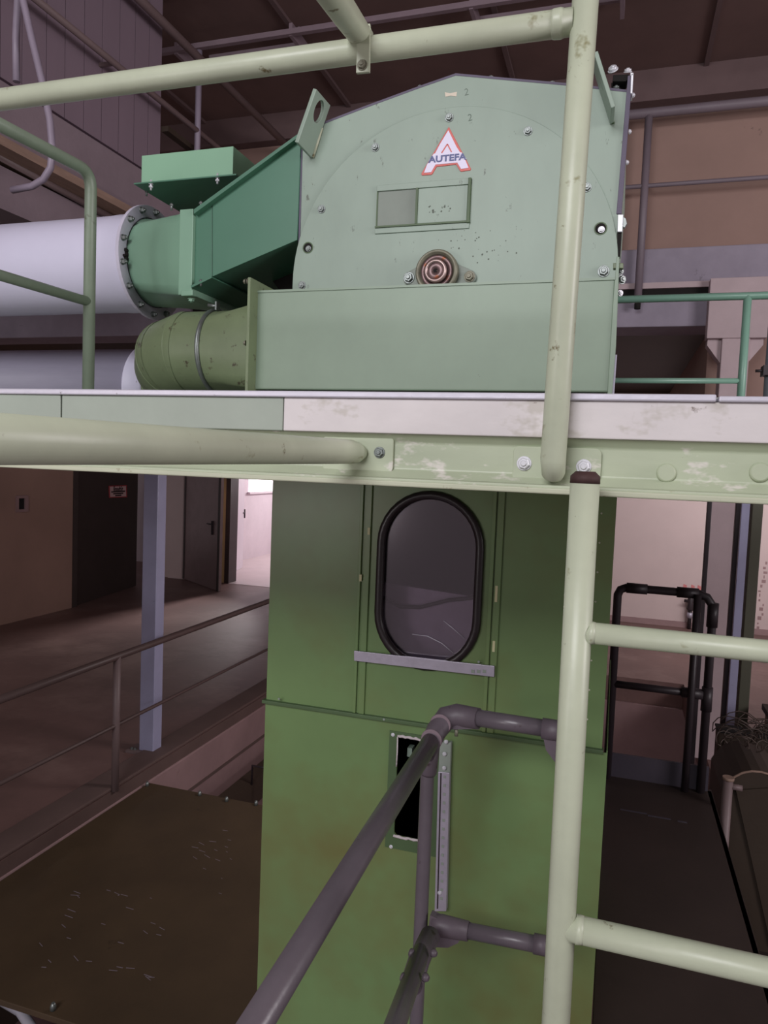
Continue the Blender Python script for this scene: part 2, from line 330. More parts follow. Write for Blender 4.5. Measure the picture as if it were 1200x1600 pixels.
# far lower wall, with the door opening of the bright room
YF = 13.0
dx0 = P(358, 900, Y=YF).x; dx1 = P(432, 890, Y=YF).x; DH = 2.35
wb = MB(); lx = P(252, 902, Y=YF).x
wb.box((lx, YF, 0), (dx0, YF+.25, 4.2)); wb.box((dx1, YF, 0), (8, YF+.25, 4.2)); wb.box((dx0, YF, DH), (dx1, YF+.25, 4.2))
obj('wall_back', wb, 'farwall', kind='structure')
obj('baseboard_back', MB().box((dx1+.6, YF-.03, 0), (8, YF, .09)), 'pitwall', kind='structure')
obj('wall_inner', MB().box((-14, YF+1.6, 0), (lx+.1, YF+1.8, 4.2)), 'whitewall', kind='structure')
# left wall
XL = P(50, 965, Z=0).x; yl1 = P(112, 948, X=XL).y
wl = obj('wall_left', MB().box((XL-.3, -1, 0), (XL, yl1, 4.2)), 'lowwall', kind='structure')
obj('door_jamb', MB().box((XL-.32, yl1, 0), (XL+.01, P(119, 946, X=XL).y, 2.6)), 'doordark', wl)
hp = P(33, 787, X=XL)
obj('wall_socket', MB().holed([(XL, hp.y-.11, hp.z-.12), (XL, hp.y+.11, hp.z-.12), (XL, hp.y+.11, hp.z+.12), (XL, hp.y-.11, hp.z+.12)], [(XL, hp.y-.07, hp.z-.08), (XL, hp.y+.05, hp.z-.08), (XL, hp.y+.05, hp.z+.08), (XL, hp.y-.07, hp.z+.08)], (0,1,0), (0,0,1), (.03,0,0)), 'pitwall', wl)
obj('wall_socket_recess', MB().box((XL, hp.y-.07, hp.z-.08), (XL+.008, hp.y+.05, hp.z+.08)), 'black', wl)
# bright room behind the door
rx = P(385, 874, Z=0).x; rxr = dx1 + 1.5
room = MB()
room.box((rx-.2, YF+.25, 0), (rx, 22, 3.4)); room.box((rxr, YF+.25, 0), (rxr+.2, 22, 3.4)); room.box((rx-.2, 22, 0), (rxr+.2, 22.2, 3.4)); room.box((rx-.2, YF+.25, 3.4), (rxr+.2, 22.2, 3.6))
obj('wall_room', room, 'whitewall', kind='structure')
wy0, wy1 = P(388, 760, X=rx).y, 21.0; wz0 = P(405, 768, X=rx).z
win = obj('window_1', MB().box((rx, wy0, wz0), (rx+.03, wy1, wz0+1.0)), 'windowlight', kind='structure')
obj('window_sill', MB().box((rx, wy0-.05, wz0-.05), (rx+.08, wy1+.05, wz0)), 'whitewall', win)
obj('floor_room', MB().box((rx, YF-.05, 0), (rxr, 22, .006)), 'roomfloor', kind='structure')
# floor with pit cut out; curb
XK = P(179, 1234, Z=0).x                   # curb face towards the pit
YPF = 9.4                                  # far end of the pit
fl = MB(); fl.box((-14, -3, -.3), (XK, 22, 0)); fl.box((XK, YPF, -.3), (8, 22, 0)); fl.box((.9, 5.0, -.3), (8, YPF, 0))
obj('floor', fl, 'floor', kind='structure')
xk0 = P(172, 1223, Z=0).x
obj('trim_6', MB().box((XK-(XK-xk0)-.12, -1, 0), (XK, YPF, .03)), 'curb', kind='structure', bev=.01)
pit = MB(); pit.box((XK-.05, -3, -.2), (XK+.001, YPF, -.001)); obj('wall_pit_upper', pit, 'curb', kind='structure')
xs = P(231, 1222, Z=-.12).x
obj('wall_pit', MB().box((XK-.3, -3, -1.9), (XK+.015, YPF, -.10)), 'pitwall', kind='structure', bev=.01)
obj('trim_7', MB().box((XK+.015, -3, -.44), (XK+.021, YPF, -.41)), 'curb', kind='structure')
obj('floor_pit', MB().box((XK, -3, -2.0), (3.2, YPF, -1.9)), 'pitwall', kind='structure')
obj('wall_pit_far', MB().box((XK, YPF-.05, -1.9), (3.2, YPF+.05, -.3)), 'pitwall', kind='structure')
# upper left: clad wall over a concrete beam
XC = -3.5
yce = P(252, 120, X=XC).y
zb1 = P(125, 200, X=XC).z
wu = obj('wall_upper', MB().box((XC-.4, 0.5, zb1-.15), (XC-.03, yce, ZC)), 'clad', kind='structure')
sx = [0, 34, 72, 101, 131, 159, 186, 210, 232, 252]
ys = [.5] + [P(x, 150, X=XC).y for x in sx]
for a, b in zip(ys[:-1], ys[1:]):
    if b - a > .05: obj('cladding_panel', MB().box((XC-.03, a+.003, zb1), (XC, b-.003, ZC)), 'clad', wu)
bl = MB(); XB = XC + .12
zt = P(125, 203, X=XB).z; zbot = P(100, 268, X=XB).z
bl.box((XC-.4, 0.5, zbot), (XB, yce+.9, zt))
lb = obj('trim_8', bl, 'leftbeam', kind='structure', bev=.008)
z1 = P(60, 243, X=XB+.12).z; z2 = P(60, 257, X=XB+.12).z
obj('trim_9', MB().box((XC-.4, .5, z2), (XB+.12, yce+.9, z1)), 'timber', kind='structure')
z3 = P(60, 288, X=XB-.05).z
obj('trim_10', MB().box((XC-.4, .5, z3), (XC-.1, yce+.9, z2)), 'dkbrown', kind='structure')
z4 = P(0, 325, X=XB-.05).z
obj('trim_11', MB().box((XC-.4, .5, z4), (XB-.05, yce+.9, z3)), 'leftbeam', kind='structure')

# ================================================================ PLATFORM
YB = 1.03
zd = P(600, 612, Y=YB-.01).z
pl = thing('platform_deck', (0, YB, zd-.2), 'raised steel platform with worn white edge strip and pale green channel beam under it', 'platform')
zs1 = P(600, 622, Y=YB-.012).z; zk0 = P(600, 677, Y=YB-.006).z; zw0 = P(600, 745, Y=YB).z; zl0 = P(600, 757, Y=YB-.02).z
dk = MB(); dk.box((-5, YB+.03, zs1), (2.4, 2.40, zd)); dk.box((-1.1, 2.40, zs1), (2.4, 4.1, zd)); dk.box((-5, 2.86, zs1), (-1.1, 5.75, zd)); obj('deck_plate', dk, 'greyband', pl)
x0 = P(1123, 627, Y=YB-.01).x
obj('edge_strip', MB().box((-5, YB-.012, zs1), (x0-.003, YB+.03, zd)), 'alu', pl, bev=.002)
obj('edge_strip', MB().box((x0, YB-.012, zs1), (2.4, YB+.03, zd-.002)), 'alu', pl, bev=.002)
xg = P(443, 650, Y=YB-.006).x; xgl = P(95, 630, Y=YB-.006).x
obj('edge_band', MB().box((xg, YB-.006, zk0), (2.4, YB+.02, zs1)), 'scraped', pl, bev=.0015)
obj('edge_band', MB().box((xgl+.002, YB-.006, zk0), (xg-.001, YB+.02, zs1)), 'greyband', pl, bev=.0015)
obj('edge_band', MB().box((-5, YB-.007, zk0), (xgl, YB+.02, zs1)), 'greyband', pl, bev=.0015)
zmid = (zk0+zw0)/2; d_ = .014; ch = []
ch = [(YB, zk0), (YB+.012, zk0-.012), (YB+.012, zw0+.012), (YB-.005, zw0), (YB-.022, zw0-.001), (YB-.022, zl0), (YB+.022, zl0), (YB+.022, zk0)]
obj('channel_beam', MB().prism([(-5, a, b) for a, b in ch], (7.4, 0, 0)), 'palebeam', pl, bev=.002)
obj('lower_flange', MB().box((-5, YB-.026, zl0-.002), (2.4, YB+.02, zl0+.006)), 'lip', pl, bev=.002)
YW = YB + .012                              # web face
for px, py, mt in ((1041, 739, 'rusty'), (1187, 738, 'palebeam')):
    p = P(px, py, Y=YW); obj('plug_weld', MB().lathe(p, (0, -1, 0), [(.0125, 0), (.0125, .003), (.010, .006)], 24), 'palebeam', pl)

# upper guard post, base plate and top rail
RT = .0168
gp = thing('guard_rail', P(865, 742, Y=YB-.01), 'thick pale green upright post with long top rail, bolted to the platform edge', 'railing')
a = P(800, 0, Y=1); 
x0_, z0_, x1_, z1_ = rect(801, 698, 939, 765, YW-.005)
# plate: left edge x 801, right edge 939
obj('base_plate', MB().prism(rrect(x0_, P(865, 762, Y=YW).z, x1_, P(870, 699, Y=YW).z, YW-.006, .008), (0, .006, 0)), 'palebeam', gp, bev=.001)
for px, py in ((819, 724), (912, 729)): bolt(gp, P(px, py, Y=YW-.006), (0, -1, 0), .0082, 'zincwhite')
yt = YB-.031
pb = P(863, 740, Y=yt); ptop = P(919, -60, Y=yt); pb = Vector((pb.x, yt, pb.z)); ptop = Vector((pb.x + (ptop.x-pb.x), yt, ptop.z))
tb = MB(); tb.tube([pb + Vector((.002, .036, -.004)), pb + Vector((.0005, .010, .002)), pb + Vector((0, 0, .02)), pb+(ptop-pb)*.5, ptop + (ptop-pb)*.25], [RT*.55, RT*.93, RT, RT, RT], 28)
obj('post', tb, 'pale', gp)
rl = P(896, 34, Y=yt)
r0 = P(0, 156, Y=yt); rdir = (r0-rl)
obj('top_rail', MB().tube([rl, rl+rdir*.5, rl+rdir*1.9], RT*.98, 28), 'pale', gp)
nd = rdir.normalized(); obj('weld_collar', MB().lathe(rl + nd*.012, nd, [(RT*1.0, 0), (RT*1.06, .004), (RT*1.04, .012), (RT*.98, .015)], 28), 'pale', gp)
# clip where the brace meets the rail
clip = thing('brace_tube', P(566, 90, Y=yt-.02), 'pale green brace tube clipped onto the top rail, coming from above', 'tube')
e1 = P(566, 60, D=1.03); e0 = P(507, -25, D=.83)
dd = (e0-e1); e1b = P(569, 78, D=1.03)
obj('tube', MB().tube([e1b, e1 + dd*.02, e1+dd*.5, e1+dd*2.6], [RT*.5, RT*1.02, RT*1.04, RT*1.04], 28), 'pale', clip)
cp = [P(558, 40, Y=yt-.02), P(578, 36, Y=yt-.02), P(577, 112, Y=yt-.02), P(556, 114, Y=yt-.02)]
obj('clip_plate', MB().prism(cp, (0, .005, 0)), 'pale', clip, bev=.001)
bolt(clip, P(566, 102, Y=yt-.02), (0, -1, 0), .0058, 'rusty'); bolt(clip, P(574, 48, Y=yt-.02), (0, -1, 0), .0045, 'pale')
# long near brace tube
bt = thing('brace_tube', P(560, 707, Y=YW), 'thick pale green tube running close past the camera side to the beam, flattened end', 'tube')
q1 = P(548, 706, Y=YW-.02); q0 = P(0, 686, D=.50); dq = q0-q1
obj('tube', MB().tube([P(568, 707, Y=YW-.004), P(560, 707, Y=YW-.012), q1, q1+dq*.5, q1+dq*1.35], [RT*.55, RT*.9, RT*1.06, RT*1.06, RT*1.06], 32), 'pale', bt)
xx0, _, xx1, _ = rect(505, 668, 615, 738, YW-.004)
obj('end_plate', MB().prism(rrect(xx0, P(560, 738, Y=YW).z, xx1, P(570, 680, Y=YW).z, YW-.005, .009), (0, .005, 0)), 'palebeam', bt, bev=.001)
bolt(bt, P(593, 707, Y=YW-.005), (0, -1, 0), .0068, 'zinc')
# lower ladder-like guard
yl = YB-.075
lg = thing('guard_rail', P(868, 1600, Y=yl), 'pale green post with dark open top carrying two crossbars, below the platform beam', 'railing')
lt = P(914, 754, Y=yl); lb_ = P(866, 1640, Y=yl); ld = lb_-lt
obj('post', MB().tube([lt, lt+ld*.5, lt+ld*1.8], .0182, 28), 'pale', lg)
obj('post_cap', MB().tube([lt - ld.normalized()*-.001, lt - ld.normalized()*.008, lt - ld.normalized()*.014], [.0186, .0182, .012], 28), 'rustcap', lg)
c1 = P(905, 987, Y=yl); c2 = P(1200, 1018, Y=yl); obj('crossbar', MB().tube([c1, c2, c2+(c2-c1)*1.2], .0136, 24), 'pale', lg)
obj('weld_collar', MB().tube([P(920, 988.5, Y=yl), P(930, 989.8, Y=yl)], [.0155, .0138], 24), 'pale', lg)
c1 = P(880, 1447, Y=yl); c2 = P(1200, 1519, Y=yl); obj('crossbar', MB().tube([c1, c2, c2+(c2-c1)*1.2], .0170, 24), 'pale', lg)
obj('weld_collar', MB().tube([P(900, 1451.5, Y=yl), P(912, 1454, Y=yl)], [.0182, .0172], 24), 'pale', lg)

# ================================================================ FAN HOUSING
YH = 2.0; T = (0, .006, 0)
fh = thing('fan_housing', P(710, 615, Y=YH), 'sage green machine head with round cover, badge and shaft bearing, on the platform', 'machine')
top = [(470, 214), (505, 194), (570, 169), (657, 137), (712, 118), (800, 126), (880, 133), (980, 144)]
TOPW = [P(x, y, Y=YH) for x, y in top]
zfl = zd
body = [P(981, 144, Y=YH), P(972, 267, Y=YH), P(966, 333, Y=YH), Vector((P(960, 450, Y=YH).x, YH, zfl)), Vector((P(468, 450, Y=YH).x, YH, zfl)), P(469, 300, Y=YH)]
obj('front_plate', MB().prism(TOPW + body, T), 'sage', fh, bev=.001)
# shell behind the plate
inn = [p + Vector((0, .006, -.004)) for p in TOPW + body]
obj('casing', MB().prism([Vector((p.x*1.0, YH+.006, p.z)) for p in inn], (0, .85, 0)), 'sage', fh)
# dark rim strip following the roof
rim = MB()
for a, b in zip(TOPW[1:-1], TOPW[2:]): rim.prism([a, b, b + Vector((0, 0, .006)), a + Vector((0, 0, .006))], (0, .86, 0))
rim.prism([TOPW[0], TOPW[1], TOPW[1] + Vector((0,0,.006)), TOPW[0] + Vector((0,0,.006))], (0, .86, 0))
obj('roof_strip', rim, 'purple', fh)
obj('side_seam', MB().prism([P(469.5, 233, Y=YH-.002), P(472.5, 233, Y=YH-.002), P(468.5, 384, Y=YH-.002), P(466, 384, Y=YH-.002)], (0, .01, 0)), 'purple', fh)
for x, y in ((571, 167), (656, 134), (767, 119.5), (863, 128)):
    bolt(fh, P(x, y+3, Y=YH+.02), (0, 0, 1), .0062, 'zinc')
# round cover
cl, cr = P(458.5, 446, Y=YH), P(965, 425, Y=YH); cc = (cl+cr)/2; cr_ = (cr-cl).length/2; cc.z = P(712, 432, Y=YH).z
zt_ = P(712, 168.5, Y=YH).z; rv = zt_-cc.z
pts = [Vector((cc.x + cr_*math.cos(a), YH-.007, cc.z + rv*math.sin(a))) for a in [math.pi*k/56 for k in range(57)]]
pts += [Vector((cc.x-cr_, YH-.007, zfl)), Vector((cc.x+cr_, YH-.007, zfl))]
cov = obj('round_cover', MB().prism(pts, (0, .007, 0)), 'sage', fh, bev=.0012)
for x, y in ((702, 184), (825, 205), (586.5, 230.5), (502.5, 327), (472, 446), (917, 293), (943, 424)):
    big = x in (943,)
    bolt(fh, P(x, y, Y=YH-.007), (0, -1, 0), .0095 if not big else .012, 'zinc')
for x, y in ((481, 387), (938.5, 357)):
    p = P(x, y, Y=YH-.008)
    obj('hole_rim', MB().holed(disc_loop(p, (1,0,0), (0,0,1), .0165, .0165, 24), disc_loop(p, (1,0,0), (0,0,1), .0135, .0135, 24), (1,0,0), (0,0,1), (0, .002, 0)), 'leafdark', fh)
    obj('bolt_hole', MB().lathe(p + Vector((0,.0005,0)), (0,1,0), [(.0138, 0), (.0138, .002)], 24), 'black', fh)
    bolt(fh, p + Vector((.002, 0, -.003)), (0,-1,0), .0068, 'zincwhite' if x > 900 else 'zinc')
# sliding inspection hatch
ih = MB(); yq = YH-.007
A = lambda x, y, dy=0: P(x, y, Y=yq+dy)
hx0, hx1 = A(589, 328).x, A(735, 318).x
ztop, zt2 = A(662, 285).z, A(662, 294.5).z; zb1_, zb2_ = A(662, 350).z, A(662, 361.5).z
hatch = obj('hatch_recess', MB().box((hx0, yq-.0012, zb1_), (hx1, yq, zt2)), 'sagedark', fh)
obj('hatch_guide', MB().box((hx0-.001, yq-.006, zt2), (hx1+.001, yq, ztop)), 'sage', hatch, bev=.001)
obj('hatch_guide', MB().box((hx0-.003, yq-.004, zb2_), (hx1, yq, zb1_-.004)), 'sage', hatch, bev=.001)
obj('hatch_guide', MB().box((hx0-.002, yq-.008, zb1_-.0045), (hx1+.002, yq, zb1_)), 'leafdark', hatch)
xm = A(653, 322).x
obj('hatch_slide', MB().box((xm, yq-.004, zb1_+.001), (hx1-.008, yq-.0012, zt2-.001)), 'sage', hatch, bev=.0008)
obj('hatch_slide_edge', MB().box((xm-.005, yq-.009, zb1_), (xm+.001, yq-.0012, zt2)), 'leafdark', hatch)
obj('hatch_stop', MB().box((hx1-.007, yq-.009, zb1_-.006), (hx1+.001, yq, ztop)), 'leafdark', hatch, bev=.001)
obj('hatch_stop', MB().box((hx0-.001, yq-.003, zb1_), (hx0+.003, yq, zt2)), 'leafdark', hatch)
# badge
yb_ = YH-.009
bd = [(701.2, 198), (735.8, 263.5), (735, 266), (720, 268), (718, 266), (712.5, 257), (682, 260.5), (676, 271), (674, 273), (659, 274), (658.2, 271)]
badge = obj('logo_badge', MB().prism([P(x, y, Y=yb_) for x, y in bd], (0, .006, 0)), 'red', fh, bev=.0008)
wh = [(700.5, 203.5), (713, 229), (719, 238.3), (721, 238), (729, 248.5), (727, 250), (732, 262), (720.5, 264), (714.5, 254), (680.5, 257), (673.5, 269), (662.5, 270), (667.5, 256.5), (669, 254.5), (671, 249.5), (677.5, 240.5), (680, 239.5), (687, 226)]
obj('badge_face', MB().prism([P(x, y, Y=yb_-.0012) for x, y in wh], (0, .0014, 0)), 'badge', badge)
for a, b in (((690, 239), (699, 225)), ((699, 225), (705.5, 237.5))):
    pa, pb_ = P(*a, Y=yb_-.0018), P(*b, Y=yb_-.0018); n_ = (pb_-pa).normalized().cross(Vector((0,1,0)))*.0016
    obj('badge_chevron', MB().prism([pa-n_, pb_-n_, pb_+n_, pa+n_], (0, .0008, 0)), 'red', badge)
wl_, wr_ = P(669, 249.5, Y=yb_-.002), P(728.5, 244.5, Y=yb_-.002)
text_part('badge_lettering', 'AUTEFA', .0235, P(698.7, 247.3, Y=yb_-.0022), (1,0,0), (0,0,1), 'blue', badge, .0005, .0006, width=(wr_-wl_).length)
text_part('pencil_figure', '2', .026, P(734.5, 184, Y=YH-.0073), (1,0,.15), (-.15,0,1), 'pencil', fh, .0003, -.0002)
text_part('pencil_figure', '2', .026, P(729, 144, Y=YH-.0003), (1,0,.1), (-.1,0,1), 'pencil', fh, .0003, -.0004)
obj('sticker', MB().prism([P(x, y, Y=YH-.001) for x, y in ((695, 144), (703, 145.5), (714, 143.5), (713, 150.5), (704, 149.5), (696, 151))], (0, .001, 0)), 'label', fh)
# shaft bearing
bc = P(685.5, 428, Y=yq-.004); ax = (0, -1, 0)
lo_ = [P(641, 436, Y=yq), P(735, 434, Y=yq)]
hull = []
for k in range(24):
    a = 2*math.pi*k/24; d = Vector((math.cos(a), 0, math.sin(a)))
    cands = [bc + d*.044, lo_[0] + d*.0175, lo_[1] + d*.0175]
    q = max(cands, key=lambda c_: c_.dot(d)); hull.append(Vector((q.x, yq-.012, q.z)))
brg = obj('bearing_flange', MB().prism(hull, (0, .012, 0)), 'sagedark', fh, bev=.002)
R0 = P(715, 428, Y=yq-.03).x - bc.x
obj('bearing_housing', MB().lathe(bc + Vector((0,-.008,0)), ax, [(R0, 0), (R0, .02), (R0*.93, .026), (R0*.84, .024), (R0*.80, .012), (R0*.3, .012)], 40), 'rusty', brg)
obj('bearing_ring', MB().lathe(bc + Vector((0,-.02,0)), ax, [(R0*.76, 0), (R0*.74, .008), (R0*.60, .005), (R0*.5, .0)], 40), 'bearing', brg)
obj('bearing_inner', MB().lathe(bc + Vector((-.001,-.02,0)), ax, [(R0*.52, 0), (R0*.52, .016), (R0*.47, .018), (R0*.40, .018), (R0*.39, .004)], 36), 'bearrim', brg)
obj('shaft_end', MB().lathe(bc + Vector((-.001,-.02,0)), ax, [(R0*.38, 0), (R0*.38, .013), (R0*.34, .015), (R0*.10, .015), (R0*.08, .006)], 32), 'bearing', brg)
obj('centre_hole', MB().lathe(bc + Vector((-.001,-.0355,0)), ax, [(R0*.08, 0), (R0*.08, .0006)], 12), 'black', brg)
bolt(brg, lo_[0] + Vector((0,-.012,0)), ax, .0125, 'zinc'); bolt(brg, lo_[1] + Vector((0,-.012,0)), ax, .0120, 'rusty')
gs = MB(); rg = random.Random(11)
for k in range(34):                                     # grease thrown off the bearing
    an = rg.uniform(.25, 1.9); rr_ = rg.uniform(.075, .19); p = Vector((bc.x + .03 + math.cos(an)*rr_, yq, bc.z + math.sin(an)*rr_*.8))
    gs.lathe(p, (0, -1, 0), [(rg.uniform(.0008, .0024), 0), (.0006, .0006)], 8)
for k in range(14):
    p = P(rg.uniform(670, 705), rg.uniform(320, 332), Y=yq-.004); gs.lathe(p, (0, -1, 0), [(rg.uniform(.001, .0035), 0), (.0006, .0006)], 8)
obj('grease_spatter', gs, 'pencil2', fh, kind='stuff')
# lifting lugs
def lug(pf0, pf1, pb1, pbm, pb0, th, hole=None):
    a, b = P(*pf0, Y=1.91), P(*pf1, Y=1.91); c, d, e = P(*pb1, Y=YH-.003), P(*pbm, Y=YH-.003), P(*pb0, Y=YH-.003)
    n = (b-a).cross(e-a).normalized()
    if n.x > 0: n = -n
    loop = [a, b, c, d, e]
    if hole:
        hc = P(*hole, Y=1.955); 
        hc -= n*((hc-a).dot(n)); U = (b-a).normalized(); V = n.cross(U)
        mb = MB().holed([p - n*((p-a).dot(n)) for p in loop], disc_loop(hc, U, V, .030, .022, 24), U, V, n*th)
    else: mb = MB().prism([p - n*((p-a).dot(n)) for p in loop], n*th)
    return obj('lifting_lug', mb, 'sage', fh, bev=.0015)
lug((465.5, 223), (494.5, 139), (513.5, 164), (506, 197), (488, 247), .011, (496, 174))
lug((961.5, 166), (934, 79), (940, 106), (950, 150), (959.5, 192), .010)
w1, w2 = P(489, 246, Y=YH-.004), P(503, 200, Y=YH-.004); obj('lug_weld', MB().tube([w1, w2], .004, 8), 'lip', fh)
w1, w2 = P(945, 140, Y=YH-.004), P(958, 193, Y=YH-.004); obj('lug_weld', MB().tube([w1, w2], .004, 8), 'leafdark', fh)
# right edge: sealing strip, latch, brackets
def strip(nm, pts, Y, th, mt, par=None): return obj(nm, MB().prism([P(x, y, Y=Y) for x, y in pts], (0, th, 0)), mt, par or fh, bev=.001)
strip('sealing_strip', [(981, 118), (988, 117), (971, 334), (963, 334)], YH-.004, .03, 'purple')
strip('cover_strip', [(986, 114), (990, 114), (988, 146), (985, 146)], YH-.006, .04, 'zincwhite')
strip('cover_strip', [(985, 113), (990, 113.5), (989.5, 118), (985, 118)], YH-.006, .04, 'zincwhite')
strip('hinge_bracket', [(958, 117), (983, 116), (983, 121), (978, 127), (957, 127)], YH-.002, .04, 'black')
strip('hinge_bracket', [(955, 129), (977, 129), (977, 141), (955, 142)], YH+.05, .02, 'black')
bolt(fh, P(958, 110, Y=YH), (-.25, -.8, .6), .0105, 'zincwhite', round_=True); bolt(fh, P(981, 113, Y=YH), (0, -.5, .8), .0085, 'zincwhite', round_=True)
bolt(fh, P(963, 139, Y=YH+.01), (0, -.5, .8), .0075, 'zinc', round_=True)
for x, y in ((990.5, 149), (985, 206), (981, 254)): bolt(fh, P(x-2, y, Y=YH+.01), (1, -.2, 0), .0052, 'zincwhite', round_=True)
strip('latch_plate', [(965.5, 335), (974, 335), (972.5, 362), (964.5, 362)], YH-.01, .014, 'zincwhite')
strip('latch_tab', [(973, 338), (978, 341), (980, 349), (976, 356), (972, 354)], YH-.004, .012, 'zinc')
strip('rubber_edge', [(964.5, 362), (971.5, 362), (969, 401), (964, 401)], YH-.002, .02, 'black')
# ================================================================ BOX DUCT + ELBOW
YD = 1.845
bdx = thing('box_duct', P(680, 615, Y=YD), 'long sage green rectangular duct lying in front of the machine head', 'duct')
a0, a1 = P(399, 520, Y=YD).x, P(957, 520, Y=YD).x; ztd = (P(405, 453, Y=YD).z + P(950, 438, Y=YD).z)/2; zbd = P(680, 610.5, Y=YD).z
obj('duct_body', MB().box((a0, YD, zbd), (a1, YH-.045, ztd)), 'sage2', bdx, bev=.004)
obj('duct_lip', MB().box((a0, YD-.003, ztd-.004), (a1, YD+.02, ztd+.002)), 'sage2', bdx)
obj('duct_shadow_fill', MB().box((a0+.01, YD+.02, zd), (a1-.01, YH-.05, zbd)), 'black', bdx)  # black box standing in for the shadow line under the duct
fx1 = P(387, 520, Y=1.80).x
zf1 = P(390, 433, Y=1.80).z
fl_ = obj('duct_flange', MB().box((fx1-.004, 1.80, zd), (fx1+.004, YH-.03, zf1)), 'olive', bdx, bev=.001)
fe = fx1 + .004
obj('duct_collar', MB().box((fx1, YD-.002, zbd), (a0+.002, YH-.045, ztd+.004)), 'olive', bdx)
for yy in (536, 440): bolt(bdx, P(388, yy, Y=1.815), (1, -.2, 0), .007, 'rusty'); bolt(bdx, P(384, yy, Y=1.815), (-1, -.2, 0), .006, 'rusty')

# lower right: edge flange of casing + small fasteners
strip('edge_flange', [(963.5, 401), (968, 401), (962.5, 540), (956, 618), (949, 618), (958, 470)], 1.842, .012, 'sage2', bdx)
strip('corner_clip', [(958, 411), (974, 411), (974, 419), (958, 419)], 1.85, .02, 'olive', bdx)
bolt(bdx, P(971, 437, Y=1.87), (.6, -.8, 0), .009, 'zinc'); bolt(bdx, P(969, 458, Y=1.87), (.6, -.8, 0), .006, 'zincwhite'); bolt(bdx, P(970, 424, Y=1.87), (.6, -.8, 0), .006, 'zinc')
strip('white_batten', [(960, 554), (964, 554), (959, 622), (954, 622)], 1.88, .02, 'white', bdx)

eb = thing('duct_elbow', P(300, 612, Y=1.9), 'round olive green duct bend with clamp ring, joined to the box duct', 'duct')
YE = 1.965
yc, zc_ = YE, P(340, 541, Y=YE-.11).z
RE = .120
xe0, xe1, xe2 = fx1, P(345, 545, Y=YE-.1).x, P(315, 545, Y=YE-.1).x
sq = []                                      # square-to-round transition
hs = (zf1-.03-zd)/2; zs_ = zd + hs
N_ = 40; v1 = []; v2 = []
for k in range(N_):
    a = 2*math.pi*k/N_; cx_, cz_ = math.cos(a), math.sin(a); mm = max(abs(cx_), abs(cz_))
    v1.append(Vector((xe0, yc + cx_/mm*.118, zc_ + cz_/mm*.118*.98))); v2.append(Vector((xe2, yc + cx_*RE, zc_ + cz_*RE)))
mid_ = [a*.35 + b*.65 for a, b in zip(v1, v2)]
for i_, (a, b) in enumerate(zip(mid_, v2)): a.x = xe1
tr = MB(); tr.add(v1 + mid_ + v2, [[i*N_+k, i*N_+(k+1) % N_, (i+1)*N_+(k+1) % N_, (i+1)*N_+k] for i in range(2) for k in range(N_)], True)
obj('transition', tr, 'olive', eb)
obj('clamp_ring', MB().lathe((xe2+.004, yc, zc_), (-1,0,0), [(RE+.003, 0), (RE+.008, .004), (RE+.008, .01), (RE+.003, .014)], 48), 'zinc', eb)
cb = Vector((xe2+.005, YE-.045, zc_+RE+.006)); obj('clamp_bolt', MB().tube([cb + Vector((-.02,0,.004)), cb + Vector((.012,0,0))], .005, 8).box(cb + Vector((.008,-.01,-.012)), cb + Vector((.013,.01,.012))), 'zinc', eb)
Pa = Vector((xe2, yc, zc_))
segs = [Pa, Pa + Vector((-.10, .0, .0)), Pa + Vector((-.175, .03, -.012)), Pa + Vector((-.225, .10, -.03)), Pa + Vector((-.235, .2, -.05))]
obj('bend_segment', MB().tube([segs[0], segs[1]], RE, 40, False), 'olive', eb)
def mitre(a, b, c, d, r):
    mb = MB(); rings = []
    for (o_, n_) in ((b, ((b-a).normalized() + (c-b).normalized())), (c, ((c-b).normalized() + (d-c).normalized()))):
        pass
    return mb
obj('bend_segment', MB().tube([segs[1] + Vector((.004,0,0)), segs[1], segs[2]], [RE*1.012, RE*1.012, RE*.99], 40, False), 'olive', eb)
obj('bend_segment', MB().tube([segs[2] + (segs[1]-segs[2])*.04, segs[2], segs[3]], [RE*1.0, RE*1.0, RE], 40, False), 'olive', eb)
obj('bend_segment', MB().tube([segs[3], segs[4], segs[4] + Vector((.0, .25, -.05))], RE, 40, False), 'olive', eb)
for s_, n_ in ((segs[1], (segs[2]-segs[0])), (segs[2], (segs[3]-segs[1]))):
    obj('seam_bead', MB().lathe(s_ - n_.normalized()*.003, n_, [(RE*1.0, 0), (RE*1.018, .002), (RE*1.0, .004)], 40), 'olive', eb)

# lower grey pipe with white flange
YP2 = 2.62
lp = thing('round_pipe', P(100, 612, Y=YP2), 'dull grey round pipe low on the platform, ending in a white flange', 'pipe')
zt1 = P(130, 546, Y=YP2-.02).z; r2 = .165; zc2 = zt1 - r2
xf2 = P(203, 590, Y=YP2-.15).x
obj('pipe_body', MB().tube([(-4.6, YP2, zc2), (xf2-.01, YP2, zc2)], r2, 40), 'greypipe', lp)
obj('pipe_flange', MB().lathe((xf2-.02, YP2, zc2), (1,0,0), [(r2*1.02, 0), (r2*1.10, .004), (r2*1.10, .012), (r2*1.03, .02), (r2*1.03, .075), (r2*.9, .078)], 48), 'white', lp)
obj('pipe_stub', MB().tube([(xf2+.05, YP2, zc2), (xf2+.55, YP2, zc2)], r2*.96, 40), 'olive', lp)
bolt(lp, P(216, 597, Y=YP2-.16), (1, -.3, 0), .008, 'rusty')

